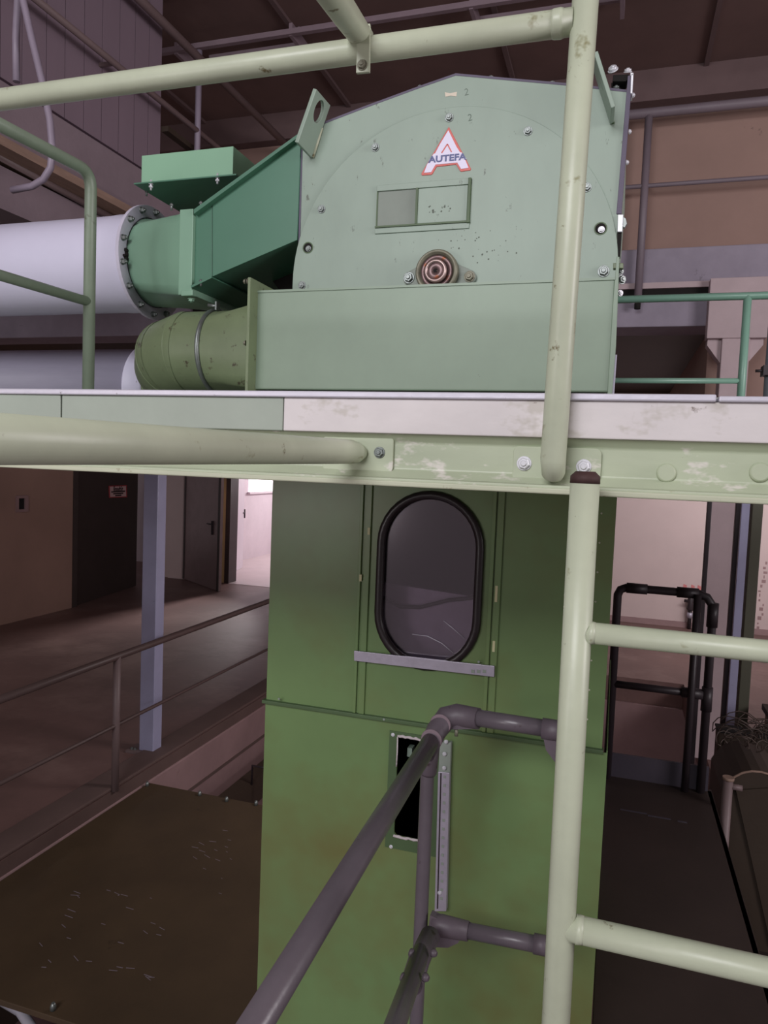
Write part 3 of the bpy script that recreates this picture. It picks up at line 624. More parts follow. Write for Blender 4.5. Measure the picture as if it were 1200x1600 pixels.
# ================================================================ INTAKE DUCT + WHITE PIPE
Y2 = 1.992
dt = thing('intake_duct', P(380, 440, Y=Y2), 'mint green sloping intake duct with square hopper box on top, left of the machine head', 'duct')
DD = .36
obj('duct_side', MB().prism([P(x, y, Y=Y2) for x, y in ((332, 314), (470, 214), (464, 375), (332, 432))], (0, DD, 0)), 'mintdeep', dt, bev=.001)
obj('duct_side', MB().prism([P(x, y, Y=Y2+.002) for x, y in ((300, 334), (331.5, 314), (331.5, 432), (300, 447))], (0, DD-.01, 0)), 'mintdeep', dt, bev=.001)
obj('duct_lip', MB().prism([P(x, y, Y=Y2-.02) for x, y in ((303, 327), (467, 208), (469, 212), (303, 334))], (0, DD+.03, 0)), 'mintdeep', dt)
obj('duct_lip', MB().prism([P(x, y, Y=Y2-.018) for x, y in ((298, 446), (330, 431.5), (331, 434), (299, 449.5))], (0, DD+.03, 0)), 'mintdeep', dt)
# plate rim (flat, seen from beneath) and hopper box
zr = P(209, 288, Y=2.0).z; xr0 = P(209, 288, Y=2.0).x; xr1 = P(369, 273, Y=2.0).x
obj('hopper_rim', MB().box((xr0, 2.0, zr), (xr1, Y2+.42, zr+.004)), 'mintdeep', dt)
bx0 = P(221, 265, Y=2.018).x; bx1 = P(364, 250, Y=2.018).x; bz1 = P(290, 236, Y=2.018).z
obj('hopper_box', MB().box((bx0, 2.018, zr+.004), (bx1, Y2+.40, bz1)), 'mintlight', dt, bev=.0015)
for x, y in ((236, 286), (340, 276)): 
    p = P(x, y, Y=2.008); obj('stud', MB().tube([p + Vector((0,0,.01)), p + Vector((0,0,-.022))], .003, 8).lathe(p + Vector((0,0,-.004)), (0,0,1), [(.0075,0),(.0075,.006)], 6).lathe(p + Vector((0,0,-.014)), (0,0,1), [(.0065,0),(.0065,.005)], 6), 'zincwhite', dt)
for x, y in ((229, 300), (268, 322), (314, 319), (314, 441)): 
    p = P(x, y, Y=2.06 if y < 310 else Y2-.012); obj('stud', MB().tube([p + Vector((0,0,.008)), p + Vector((0,0,-.012))], .0035, 8).lathe(p, (0,0,1), [(.006,0),(.006,.005)], 6), 'zinc', dt)
sx0, _, sx1, _ = rect(280, 330, 301, 465, Y2-.01)
obj('joint_channel', MB().box((sx0, Y2-.012, P(290, 462, Y=Y2).z), (sx1, Y2+DD, P(290, 329, Y=Y2).z)), 'mint', dt, bev=.002)
obj('joint_tab', MB().box((P(285, 458, Y=1.97).x, 1.962, P(293, 463, Y=1.97).z), (P(303, 458, Y=1.97).x, 1.98, P(293, 454, Y=1.97).z)), 'mint', dt, bev=.002)
bolt(dt, P(299, 467, Y=1.975), (0, 0, -1), .009, 'mint')
# white pipe and flange
YP = 2.20
zc1 = P(240, 412, Y=YP).z; xf = P(240, 412, Y=YP).x; r1 = .160
# square to round
va, vb = [], []
zq0, zq1 = P(280, 460, Y=Y2).z, P(280, 334, Y=Y2).z
for k in range(48):
    a = 2*math.pi*k/48; c_, s_ = math.cos(a), math.sin(a); mm = max(abs(c_), abs(s_))
    va.append(Vector((sx0+.002, Y2 + DD/2 + c_/mm*DD/2, (zq0+zq1)/2 + s_/mm*(zq1-zq0)/2))); vb.append(Vector((xf, YP + c_*r1*.90, zc1 + s_*r1*.90)))
obj('round_adapter', MB().add(va+vb, [[k, (k+1) % 48, 48+(k+1) % 48, 48+k] for k in range(48)], True), 'mint', dt)
wp = thing('round_pipe', P(60, 420, Y=YP), 'large white round pipe with bolted flange, running off behind the railing', 'pipe')
obj('pipe_body', MB().tube([(-4.6, YP, zc1), (xf-.13, YP, zc1), (xf-.10, YP, zc1), (xf-.03, YP, zc1), (xf-.012, YP, zc1)], [r1, r1, r1*1.015, r1*1.01, r1], 56), 'white', wp)
RF = r1*1.17
ring_o = disc_loop((xf-.012, YP, zc1), (0,1,0), (0,0,1), RF, RF, 56); ring_i = disc_loop((xf-.012, YP, zc1), (0,1,0), (0,0,1), r1*.92, r1*.92, 56)
pf = obj('pipe_flange', MB().holed(ring_o, ring_i, (0,1,0), (0,0,1), (.012, 0, 0)), 'flange', wp, bev=.001)
for k in range(14):
    a = 2*math.pi*(k+.5)/14; p = Vector((xf, YP + math.cos(a)*r1*1.07, zc1 + math.sin(a)*r1*1.07)); bolt(pf, p, (1,0,0), .0085, 'zinc', h=1.9)
sm = MB()
for x, y, r__ in ((197, 391, .008), (199, 398, .012), (197, 404, .009), (201, 406, .007), (194, 399, .005), (201, 392, .006)):
    p = P(x, y, X=xf+.002); sm.lathe(p - Vector((.002, 0, 0)), (1, 0, 0), [(r__, 0), (r__*.8, .005), (r__*.3, .008)], 9)
obj('sealant_smear', sm, 'black', pf)
# black block standing in for the interior shadow between intake and head
obj('interior_shade', MB().prism([P(x, y, Y=2.2) for x, y in ((392, 409), (467, 371), (468, 460), (440, 458), (415, 425))], (0, .3, 0)), 'black', dt)
obj('chute_sheet', MB().prism([P(x, y, Y=2.6) for x, y in ((372, 425), (402, 412), (452, 456), (380, 470))], (0, .01, 0)), 'postrail', dt)

# ================================================================ PRESS SHAFT (cabin)
YCB = 2.0
cb_ = thing('press_shaft', P(680, 1600, Y=YCB), 'tall leaf green sheet metal shaft with oval window, standing under the platform', 'machine')
ZT = zs1 - .002
xU0, xU1 = P(421, 930, Y=YCB).x, P(955, 930, Y=YCB).x
xL0, xL1 = P(408, 1330, Y=YCB).x, P(937, 1380, Y=YCB).x
zseam = (P(415, 1094, Y=YCB).z + P(945, 1173, Y=YCB).z)/2
DC = 1.0
xa1 = P(570, 930, Y=YCB).x; xa2 = P(772, 930, Y=YCB).x
obj('upper_panel', MB().box((xU0, YCB, zseam), (xa1, YCB+.003, ZT)), 'leaf', cb_)
obj('upper_panel', MB().box((xa2, YCB, zseam), (xU1, YCB+.003, ZT)), 'leaf', cb_)
wc = P(669.5, 908, Y=YCB); wc.z = P(669.5, 908, Y=YCB).z
WW = P(746, 905, Y=YCB).x - P(592, 905, Y=YCB).x; WH = P(669, 772, Y=YCB).z - P(669, 1040, Y=YCB).z + .0
wloop = stadium((wc.x, YCB, wc.z), WW, WH)
obj('window_panel', MB().holed([(xa1, YCB, zseam), (xa2, YCB, zseam), (xa2, YCB, ZT), (xa1, YCB, ZT)], wloop, (1,0,0), (0,0,1), (0, .003, 0)), 'leaf', cb_)
obj('window_seal', MB().ring(stadium((wc.x, YCB-.004, wc.z), WW, WH, 18), wc, (0,-1,0), .0125, 12), 'rubber', cb_)
obj('window_pane', MB().prism(stadium((wc.x, YCB+.006, wc.z), WW-.004, WH-.004), (0, .004, 0)), 'glass', cb_)
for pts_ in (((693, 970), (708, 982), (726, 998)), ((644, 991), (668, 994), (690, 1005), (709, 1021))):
    obj('pane_line', MB().tube([P(x, y, Y=YCB+.005) for x, y in pts_], .0011, 6), 'alu', cb_)  # thin pale lines lying on the pane
# side, back and inner sheets
side = MB(); side.box((xU0, YCB+.003, zseam), (xU0+.003, YCB+DC, ZT)); side.box((xL0, YCB+.003, -1.9), (xL0+.003, YCB+DC, zseam)); obj('side_panel', side, 'leaf', cb_)
side = MB(); side.box((xU1-.003, YCB+.003, zseam), (xU1, YCB+DC, ZT)); side.box((xL1-.003, YCB+.003, -1.9), (xL1, YCB+DC, zseam)); obj('side_panel', side, 'leaf', cb_)
obj('back_panel', MB().box((xL0, YCB+DC, -1.9), (xU1, YCB+DC+.003, ZT)), 'dkbrown', cb_)
obj('inner_chute', MB().prism([(xU0+.02, YCB+.10, P(668, 906, Y=YCB+.10).z), (xU1-.02, YCB+.10, P(668, 938, Y=YCB+.10).z), (xU1-.02, YCB+.10, zseam), (xU0+.02, YCB+.10, zseam)], (0, .02, 0)), 'galv', cb_)
cpts = [P(x, y, Y=YCB+.09) for x, y in ((560, 920), (600, 935), (625, 948), (655, 949), (700, 938), (760, 932), (820, 932))]
obj('inner_cable', MB().tube(cpts, .006, 8), 'rubber', cb_)
# ribs beside the window, seam flange
for a, b in (((563.5, 568), (554, 559)), ((572, 581), (563, 572)), ((767, 773), (760, 765)), ((776, 786), (768, 777))):
    zb_ = P(565 if a[0] < 700 else 770, 1105 if a[0] < 700 else 1130, Y=YCB).z
    xx = P((a[0]+b[0])/2, 930, Y=YCB).x; xw = (P(a[1], 800, Y=YCB).x - P(a[0], 800, Y=YCB).x)
    obj('rib', MB().box((xx, YCB-.007, zseam+.004), (xx+xw, YCB, ZT)), 'leaf', cb_, bev=.001)
for px, py, hh in ((563, 903, .02), (775, 928, .045), (771, 1010, .03), (576, 830, .02)):
    p = P(px, py, Y=YCB-.008); obj('bare_patch', MB().box(p + Vector((-.003, -.0005, -hh/2)), p + Vector((.004, .001, hh/2))), 'cream', cb_)
obj('seam_flange', MB().box((xL0-.006, YCB-.014, zseam-.006), (xU1+.004, YCB+.01, zseam+.004)), 'leafdark', cb_, bev=.001)
# lower front with its cut opening
ox0, ox1 = P(619, 1230, Y=YCB).x, P(676, 1230, Y=YCB).x; oz1, oz0 = P(640, 1152, Y=YCB).z, P(640, 1309, Y=YCB).z
obj('lower_panel', MB().holed([(xL0, YCB, -1.9), (xL1, YCB, -1.9), (xL1, YCB, zseam-.006), (xL0, YCB, zseam-.006)], rrect(ox0, oz0, ox1, oz1, YCB, .012), (1,0,0), (0,0,1), (0, .003, 0)), 'leaf', cb_)
op = obj('opening_frame', MB().holed([(ox0-.026, YCB-.003, oz0-.04), (ox1+.02, YCB-.003, oz0-.04), (ox1+.02, YCB-.003, oz1+.012), (ox0-.026, YCB-.003, oz1+.012)], rrect(ox0, oz0, ox1, oz1, YCB-.003, .012), (1,0,0), (0,0,1), (0, .003, 0)), 'leafdark', cb_)
for z_, s_ in ((oz1, -1), (oz0, 1)):
    pts = [Vector((ox0 - .001 + (ox1-ox0)*k/14, YCB-.004, z_ + random.uniform(-.002, .002) - s_*.001 + (-.004 if k > 8 and s_ < 0 else 0))) for k in range(15)]
    obj('foam_bead', MB().tube(pts, [random.uniform(.003, .0048) for _ in pts], 8), 'foam', op)
obj('foam_bead', MB().tube([Vector((ox0-.001, YCB-.004, oz1-.003)), Vector((ox0, YCB-.004, oz1-.05)), Vector((ox0-.001, YCB-.004, oz1-.09))], .0022, 8), 'foam', op)
for x, y in ((614, 1148), (611, 1323)): bolt(op, P(x, y, Y=YCB-.003), (0,-1,0), .0045, 'zincwhite')
obj('inner_switch', MB().box(P(636, 1182, Y=YCB+.06), P(648, 1164, Y=YCB+.09)), 'sage', cb_)
# aluminium drip bar across the foot of the window
ab = [P(x, y, Y=YCB-.018) for x, y in ((553, 1017), (772.5, 1041), (772, 1058), (553, 1032.5))]
dbar = obj('drip_bar', MB().prism(ab, (0, .008, 0)), 'galv', cb_, bev=.001)
for x in (739, 748, 757): 
    p = P(x, 1049, Y=YCB-.019); obj('slot', MB().box(p + Vector((-.005,-.0006,-.0045)), p + Vector((.004,.001,.004))), 'sagedark', dbar)
# slotted rail
rl0 = [(684.5, 1206), (702.5, 1208), (697, 1424), (679, 1424)]
sr = obj('slotted_rail', MB().prism([P(x, y, Y=YCB-.02) for x, y in rl0], (0, .02, 0)), 'galv', cb_, bev=.0008)
obj('rail_groove', MB().prism([P(x, y, Y=YCB-.0205) for x, y in ((688, 1208), (690, 1208), (684.5, 1420), (682.5, 1420))], (0, .001, 0)), 'rubber', sr)
for k in range(15):
    t = k/14; p = P(695-5.2*t, 1214+190*t, Y=YCB-.0205); obj('slot', MB().box(p + Vector((-.0035,-.0004,-.004)), p + Vector((.0035,.0004,.004))), 'sagedark', sr)
strip('rail_bracket', [(687, 1160), (705, 1160), (703, 1207), (685, 1206)], YCB-.016, .016, 'sagedark', sr)
for x, y in ((697, 1159), (694.5, 1178), (694, 1200), (687, 1395)): bolt(sr, P(x, y, Y=YCB-.02), (.2,-1,0), .0048, 'zincwhite')
for k in range(9):
    p = P(940-3.2*k*1.0, 802+46*k, Y=YCB-.001); obj('rivet', MB().lathe(p, (0,-1,0), [(.0028, 0), (.002, .0015)], 8), 'lip', cb_)
for x, y in ((436, 1092), (600, 1124), (748, 1034)): obj('screw', MB().lathe(P(x, y, Y=YCB-.014), (0,-1,0), [(.004, 0), (.003, .002)], 10), 'sagedark', cb_)

# ================================================================ GREY HANDRAIL
RH = .0212
hr = thing('handrail', P(650, 1600, D=1.78), 'grey tubular handrail with elbow fittings, in front of the green shaft', 'railing')
c_ = P(690, 1128, D=1.80)
nearp = P(406, 1590, D=.93); dn = nearp-c_
obj('top_rail', MB().tube([P(672, 1160, D=1.74), c_+dn*.55, c_+dn*1.5], RH*1.0, 28), 'handrail', hr)
cr2 = P(870, 1149, D=1.80 + .0)
yh = c_.y
ca = P(742, 1121, Y=yh); cbp = P(858, 1139, Y=yh)
obj('cross_rail', MB().tube([ca, cbp + (cbp-ca)*.05], RH*.95, 24), 'handrail', hr)
obj('elbow_fitting', MB().tube([P(664, 1180, D=1.72), P(682, 1142, D=1.775), P(697, 1122, D=1.80), P(715, 1118, D=1.80), P(748, 1123, Y=yh)], [RH*1.02, RH*1.2, RH*1.35, RH*1.35, RH*1.2], 24), 'handfit', hr)
obj('elbow_web', MB().prism([P(x, y, Y=yh-.01) for x, y in ((690, 1118), (745, 1128), (742, 1139), (700, 1140), (683, 1150))], (0, .025, 0)), 'handfit', hr)
obj('set_screw', MB().tube([P(713, 1139, Y=yh), P(713, 1150, Y=yh)], .0045, 8), 'rusty', hr)
for x, y, D in ((688, 1132, 1.775), (674, 1156, 1.745)):
    p = P(x, y, D=D); obj('fitting_ring', MB().lathe(p - dn.normalized()*.003, dn, [(RH*1.16, 0), (RH*1.22, .002), (RH*1.16, .004)], 28), 'tray', hr)
up = P(672, 1150, D=1.81); lowp = P(650, 1610, Y=up.y)
vz = P(668, 1210, Y=up.y)
obj('post', MB().tube([up, vz, lowp, lowp + (lowp-vz)*1.6], .0172, 24), 'handrail', hr)
obj('post_socket', MB().tube([P(675, 1150, Y=up.y), P(669, 1206, Y=up.y), P(668.5, 1210, Y=up.y)], [.0225, .0215, .0185], 24), 'handfit', hr)
# cross tee near the pale post
t0 = P(847, 1138, Y=yh); obj('tee_fitting', MB().tube([t0, P(885, 1144, Y=yh)], RH*1.16, 24), 'handfit', hr)
obj('tee_web', MB().prism([P(x, y, Y=yh-.012) for x, y in ((846, 1140), (885, 1140), (885, 1200), (868, 1192), (853, 1172))], (0, .024, 0)), 'handfit', hr)
# middle rail
m0 = P(672, 1447, Y=yh); m1 = P(848, 1478, Y=yh)
obj('middle_rail', MB().tube([P(725, 1453, Y=yh), m1 + (m1-m0)*.2], RH*.9, 24), 'handrail', hr)
obj('middle_fitting', MB().tube([P(676, 1443, Y=yh), P(690, 1446, Y=yh), P(732, 1455, Y=yh)], [RH*1.1, RH*1.22, RH*1.08], 24), 'handfit', hr)
obj('middle_web', MB().prism([P(x, y, Y=yh-.012) for x, y in ((672, 1430), (728, 1458), (715, 1474), (700, 1481), (676, 1480), (668, 1510), (664, 1490))], (0, .024, 0)), 'handfit', hr)
obj('rail_collar', MB().tube([P(834, 1474, Y=yh), P(858, 1479, Y=yh)], RH*1.08, 24), 'handfit', hr)
mn0 = P(662, 1478, D=1.72); mn1 = P(618, 1600, D=1.36); md = mn1-mn0
obj('middle_rail', MB().tube([mn0, mn1, mn1+md*1.2], RH*.95, 24), 'handrail', hr)
obj('middle_fitting', MB().tube([P(672, 1462, D=1.76), P(655, 1500, D=1.66), P(643, 1538, D=1.56)], [RH*1.1, RH*1.15, RH*1.12], 24), 'handfit', hr)
for x, y, D in ((658, 1492, 1.68), (645, 1530, 1.57)):
    for dx_ in (-17, 17): p = P(x+dx_, y-4, D=D-.03); obj('clamp_ear', MB().lathe(p, (1,-.3,0), [(.009, 0), (.009, .006), (.005, .012)], 10), 'handfit', hr)

# ================================================================ LEFT UPPER: platform rail, J tube, high rails
XR = -1.48
pr = thing('guard_rail', P(140, 608, X=XR), 'grey green tubular rail on the left of the platform, bent down into a post', 'railing')
r_ = .0165
pt = P(128, 262, X=XR); pe = P(0, 195, X=XR); de = (pe-pt); pt.x = pe.x = XR
pz = P(139, 400, X=XR); ypst = P(140, 440, X=XR).y
cor = Vector((XR, ypst, pt.z + (ypst-pt.y)*(de.z/de.y)))
pts = [Vector((XR, ypst, zd)), Vector((XR, ypst, cor.z-.05))]
for k in range(1, 6):
    t = k/6; a = Vector((XR, ypst, cor.z-.05)); b = cor + de.normalized()*.05
    pts.append(a*(1-t)**2 + cor*2*t*(1-t) + b*t*t)
pts += [cor + de.normalized()*.05, cor + Vector((0, 1.08-ypst, (1.08-ypst)*de.z/de.y))]
obj('rail_tube', MB().tube(pts, r_, 20), 'bracket', pr)
q0_ = P(137, 471, X=XR); q1_ = P(0, 430, X=XR); dq_ = q1_-q0_
obj('knee_rail', MB().tube([Vector((XR, ypst, q0_.z)), Vector((XR, 1.08, q0_.z + dq_.z/dq_.y*(1.08-q0_.y)))], r_*.82, 20), 'bracket', pr)
obj('post', MB().tube([(XR, 1.08, zd), (XR, 1.08, cor.z + (1.08-ypst)*de.z/de.y)], r_, 20), 'bracket', pr)
# J shaped tube
jt = thing('bent_tube', P(20, 297, Y=2.9), 'grey purple tube with hooked lower end hanging at upper left', 'tube')
jp = [(30, -60), (36, 0), (50, 62), (66, 128), (78, 188), (82, 235), (79, 262), (68, 280), (50, 291), (19, 297)]
obj('hook_tube', MB().tube([P(x, y, Y=2.75) for x, y in jp], .0155, 16), 'purplepipe', jt)
j2 = [(29, -60), (28, 0), (25, 60), (26, 128)]
obj('hanger_tube', MB().tube([P(x, y, Y=2.78) for x, y in j2], .0165, 16), 'purplepipe', jt)
# high rails
hp0 = P(310, 150, D=5.9); XHR = hp0.x
ur = thing('guard_rail', P(308, 235, X=XHR), 'brown grey stair rail high under the ceiling with one upright, behind the green hopper', 'railing')
a = P(240, 12, X=XHR); b = P(318, 100, X=XHR); za = (a.z+b.z)/2
def yrail(z, y0, y1, r, mt, par, nm='rail', X=XHR): return obj(nm, MB().tube([(X, y0, z), (X, y1, z)], r, 12), mt, par)
yrail(P(312, 92, X=XHR).z, 2.2, YG, .034, 'postrail', ur, 'top_rail'); yrail(P(309, 205, X=XHR).z, 2.2, YG, .022, 'postrail', ur, 'lower_rail')
obj('upright', MB().tube([(XHR, hp0.y, P(312, 80, X=XHR).z), (XHR, hp0.y, P(308, 300, X=XHR).z)], .024, 14), 'purplepipe', ur)
obj('foot_rail', MB().box((XHR-.12, yce+.02, P(300, 218, X=XHR).z-.03), (XHR-.06, YG, P(300, 218, X=XHR).z+.01)), 'dkbrown', ur)
for y_ in (3.1, 4.3): obj('wall_bracket', MB().box((XC-.002, y_-.01, P(309, 205, X=XHR).z-.012), (XHR, y_+.01, P(309, 205, X=XHR).z+.012)), 'postrail', ur)
# lower left cable pipe under the beam
lcp = obj('conduit_pipe', MB().tube([P(-40, 223, X=XB-.02), P(190, 349, X=XB-.02)], .022, 12), 'postrail', label='thin dark conduit running below the upper left concrete beam', cat='pipe')
# cable tray
ct = thing('cable_tray', P(520, 42, Y=5.6), 'long double cable rail hanging just below the dark ceiling', 'cable tray')
def xrail(px, py, Y, x0, x1, r, mt, par, nm): z = P(px, py, Y=Y).z; return obj(nm, MB().box((x0, Y-r, z-r), (x1, Y+r, z+r)), mt, par)
xrail(460, 50, 5.6, -4.4, 1.0, .021, 'tray', ct, 'rail'); xrail(400, 80, 5.9, P(328, 89, Y=5.9).x, P(463, 70, Y=5.9).x, .016, 'tray', ct, 'rail')
xrail(780, 26, 5.9, P(746, 31, Y=5.9).x, P(970, 10, Y=5.9).x, .016, 'tray', ct, 'rail')
for px, py in ((466, 62), (742, 22), (973, -4), (290, 90)):
    p = P(px, py, Y=5.75); obj('hanger', MB().box((p.x-.015, 5.6, p.z-.05), (p.x+.015, 5.93, p.z+.05)), 'tray', ct); obj('hanger_rod', MB().box((p.x-.008, 5.75, p.z), (p.x+.008, 5.77, ZC)), 'tray', ct)

# ================================================================ RIGHT UPPER: gallery rail, platform rail
YGR = YG-.22
gr = thing('guard_rail', P(993, 485, Y=YGR), 'grey gallery railing fixed to the concrete beam in front of the brown wall', 'railing')
zt3 = P(1100, 168, Y=YGR).z; zt4 = P(1100, 284, Y=YGR).z
px_ = P(1005, 330, Y=YGR).x
obj('top_rail', MB().tube([(-3, YGR, zt3), (5, YGR, zt3)], .042, 14), 'galrail', gr); obj('middle_rail', MB().tube([(-3, YGR, zt4), (5, YGR, zt4)], .019, 12), 'galrail', gr)
zb3 = P(993, 483, Y=YGR).z
obj('post', MB().tube([(px_, YGR, zt3), (px_, YGR, zb3+.06)], .033, 14), 'galrail', gr); obj('post_foot', MB().tube([(px_, YGR, zb3+.06), (px_, YGR, zb3)], .026, 12).box((px_-.02, YGR, zb3+.03), (px_+.02, YG-.1, zb3+.07)), 'black', gr)
for xo in (-2.6, 2.6): obj('post', MB().tube([(px_+xo, YGR, zt3), (px_+xo, YGR, zb3)], .033, 14), 'galrail', gr)
YR = 3.95
sg = thing('guard_rail', P(1157, 622, Y=YR), 'slim sea green railing at the far right edge of the platform', 'railing')
zr1 = P(1080, 465, Y=YR).z; zr2 = P(1060, 595, Y=YR).z; xp = P(1163, 540, Y=YR).x
obj('top_rail', MB().tube([(-.6, YR, zr1), (2.3, YR, zr1)], .0185, 18), 'deepgreen', sg); obj('knee_rail', MB().tube([(-.6, YR, zr2), (xp, YR, zr2)], .0135, 16), 'deepgreen', sg)
obj('post', MB().tube([(xp, YR, zd), (xp, YR, zr1)], .019, 18), 'deepgreen', sg); obj('post', MB().tube([(-.6, YR, zd), (-.6, YR, zr1)], .019, 18), 'deepgreen', sg)
p0 = P(1195, 600, Y=3.4)
cd = thing('conduit_pipe', (p0.x+.02, 3.4, zd), 'grey vertical conduit with dark clamp beside the sea green railing', 'pipe')
obj('pipe_body', MB().tube([(p0.x+.02, 3.4, zd), (p0.x+.02, 3.4, P(1198, 480, Y=3.4).z)], .024, 16), 'greyblue', cd)
zz_ = P(1195, 580, Y=3.4).z; obj('pipe_clamp', MB().box((p0.x-.015, 3.36, zz_-.02), (p0.x+.05, 3.43, zz_+.02)).tube([(p0.x-.04, 3.39, zz_), (p0.x, 3.39, zz_)], .006, 8), 'darkrail', cd)

# ================================================================ LOWER LEFT
bpz = P(228, 1174, Z=.02); bw = .058
bp_ = thing('support_post', (bpz.x, bpz.y, 0), 'blue grey square steel post on the lower floor, holding up the platform', 'post')
xl_, xr_ = P(217.5, 1150, Y=bpz.y).x, P(239.5, 1150, Y=bpz.y).x
obj('shaft', MB().box((xl_, bpz.y, .02), (xr_, bpz.y+.12, zs1)), 'bluepost', bp_, bev=.006)
obj('base_plate', MB().box((xl_-.1, bpz.y-.05, 0), (xr_+.03, bpz.y+.2, .02)), 'postrail', bp_, bev=.002)
for dx_ in (-.07, -.04): bolt(bp_, (xl_+dx_, bpz.y, .02), (0,0,1), .012, 'zinc')
obj('top_plate', MB().box((xl_-.03, bpz.y-.03, zs1-.02), (xr_+.1, bpz.y+.16, zs1-.001)), 'darkrail', bp_)
p0 = P(180, 1215, Z=.10)
lr = thing('guard_rail', (p0.x, p0.y, 0), 'brown handrail along the pit edge on the lower floor, with slim post', 'railing')
XQ = p0.x; zt5 = P(183, 1026, X=XQ).z; zk5 = P(180, 1134, X=XQ).z
obj('post', MB().tube([(XQ, p0.y, .0), (XQ, p0.y, zt5)], .027, 16), 'postrail', lr)
obj('top_rail', MB().tube([(XQ, 1.5, zt5), (XQ, YPF-.1, zt5)], .026, 16), 'lowrail', lr)
obj('knee_rail', MB().tube([(XQ, 1.5, zk5), (XQ, YPF-.1, zk5)], .014, 12), 'lowrail', lr)
for y_ in (2.2, YPF-.15): obj('post', MB().tube([(XQ, y_, 0), (XQ, y_, zt5)], .027, 16), 'postrail', lr)
# cover plate over the near part of the pit
ZP = -.10
a = P(233, 1223, Z=ZP); a.x = max(a.x, XK+.02); b = P(0, 1562, Z=ZP)
cv = thing('pit_cover', (a.x+.9, (a.y+b.y)/2, ZP-.03), 'large dark brown cover plate with small studs, left of the green shaft', 'cover plate')
obj('plate', MB().box((a.x, b.y, ZP-.03), (xL0-.02, a.y, ZP)), 'pitplate', cv, bev=.003)
for x, y in ((230, 1228), (312, 1243), (354, 1252), (400, 1258), (83, 1578)): obj('stud', MB().lathe(P(x, y, Z=ZP), (0,0,1), [(.014, 0), (.014, .02), (.008, .035)], 10), 'zinc', cv)
ln = MB(); rnd = random.Random(3)
for k in range(46):                                     # scraps of lint lying on the plate
    x_, y_ = (rnd.uniform(60, 260), rnd.uniform(1390, 1530)) if k < 30 else (rnd.uniform(290, 370), rnd.uniform(1295, 1400))
    p = P(x_, y_, Z=ZP); l_ = rnd.uniform(.004, .03); an = rnd.uniform(-.5, .3); d_ = Vector((math.cos(an), math.sin(an), 0)); n_ = Vector((-d_.y, d_.x, 0))*.0016
    ln.prism([p-d_*l_-n_, p+d_*l_-n_, p+d_*l_+n_, p-d_*l_+n_], (0, 0, .002))
obj('lint_scraps', ln, 'galrail', kind='stuff', label='pale lint scraps scattered over the dark cover plate', cat='scraps')
dc = MB(); q = P(355, 1252, Z=-.6)
xq_ = q.x; obj('floor_channel', MB().box((xq_-.02, 3.0, -.75), (xq_+.12, 7.5, -.5)), 'dkbrown', label='dark steel channel lying in the pit behind the cover plate', cat='channel')
lp_ = P(398, 1225, Z=-.5); obj('lifting_loop', MB().tube([(lp_.x-.03, lp_.y, -.51), (lp_.x-.03, lp_.y, -.33), (lp_.x+.12, lp_.y, -.33), (lp_.x+.12, lp_.y, -.51)], .011, 10), 'darkrail', label='dark wire loop handle in the pit beside the green shaft', cat='handle')
# things at the bottom-left corner
cz = -.45
obj('floor_lower', MB().box((-6, -1, cz-.2), (xL0-.1, b.y-.1, cz)), 'conc', kind='structure')
p = P(25, 1592, Z=cz+.03); obj('conduit_pipe', MB().tube([p + Vector((-.4,.12,0)), p + Vector((-.02,.05,0)), p + Vector((.16,-.04,0)), p+Vector((.4,-.1,0))], .026, 12), 'alu', label='short pale pipe lying on concrete at the near corner of the cover plate', cat='pipe')

# doors
def leaf(px0, px1, th, h, mt, name, label_, struct=True):
    a = P(*px0, Z=.01); b = P(*px1, Z=.01); d = (b-a); n = Vector((-d.y, d.x, 0)).normalized()*th
    o = obj(name, MB().prism([a, b, b+n, a+n], (0, 0, h)), mt, kind='structure'); return o, a, b, n
d1, a, b, n = leaf((119, 946), (212.5, 915), .05, 2.35, 'doordark', 'door_1', '')
dirv = (b-a).normalized()
def onleaf(a, b, px, py):
    r = ray(px, py); nn = Vector((-(b-a).y, (b-a).x, 0)); t = (a-EYE).dot(nn)/r.dot(nn); return EYE + r*t
fac = -n.normalized()*.004
s = [onleaf(a, b, x, y) for x, y in ((169, 759), (197.5, 758), (198, 777), (170, 778))]
sgn = obj('door_sign', MB().prism([p_+fac for p_ in s], fac), 'signred', d1)
si = [onleaf(a, b, x, y) + fac*2.0 for x, y in ((171, 760.5), (196, 759.5), (196.5, 775.5), (171.5, 776.5))]
sp_ = obj('sign_sheet', MB().prism(si, fac*.3), 'signpaper', sgn)
cen = onleaf(a, b, 184, 764.5) + fac*2.6
text_part('sign_heading', 'Brandtür', .15, cen, dirv, (0,0,1), 'ink', sgn, .001, .004, width=.34)
for yy_, ww in ((768, .5), (771, .36), (774, .22)):
    c0 = onleaf(a, b, 184, yy_) + fac*2.6; obj('sign_line', MB().prism([c0 - dirv*ww/2 - Vector((0,0,.012)), c0 + dirv*ww/2 - Vector((0,0,.012)), c0 + dirv*ww/2 + Vector((0,0,.012)), c0 - dirv*ww/2 + Vector((0,0,.012))], fac*.3), 'ink', sgn)
d2, a2, b2, n2 = leaf((286, 904), (341, 924), .06, 2.3, 'doorgrey', 'door_2', '')
hp_ = onleaf(a2, b2, 333, 819); dv2 = (b2-a2).normalized(); f2 = -n2.normalized()
obj('door_handle', MB().tube([hp_ + f2*.0, hp_ + f2*.06, hp_ + f2*.06 - dv2*.14], .012, 8).box(hp_ + Vector((-.02,-.02,-.2)) + f2*.01, hp_ + Vector((.02,.02,.06)) + f2*.01), 'darkrail', d2)
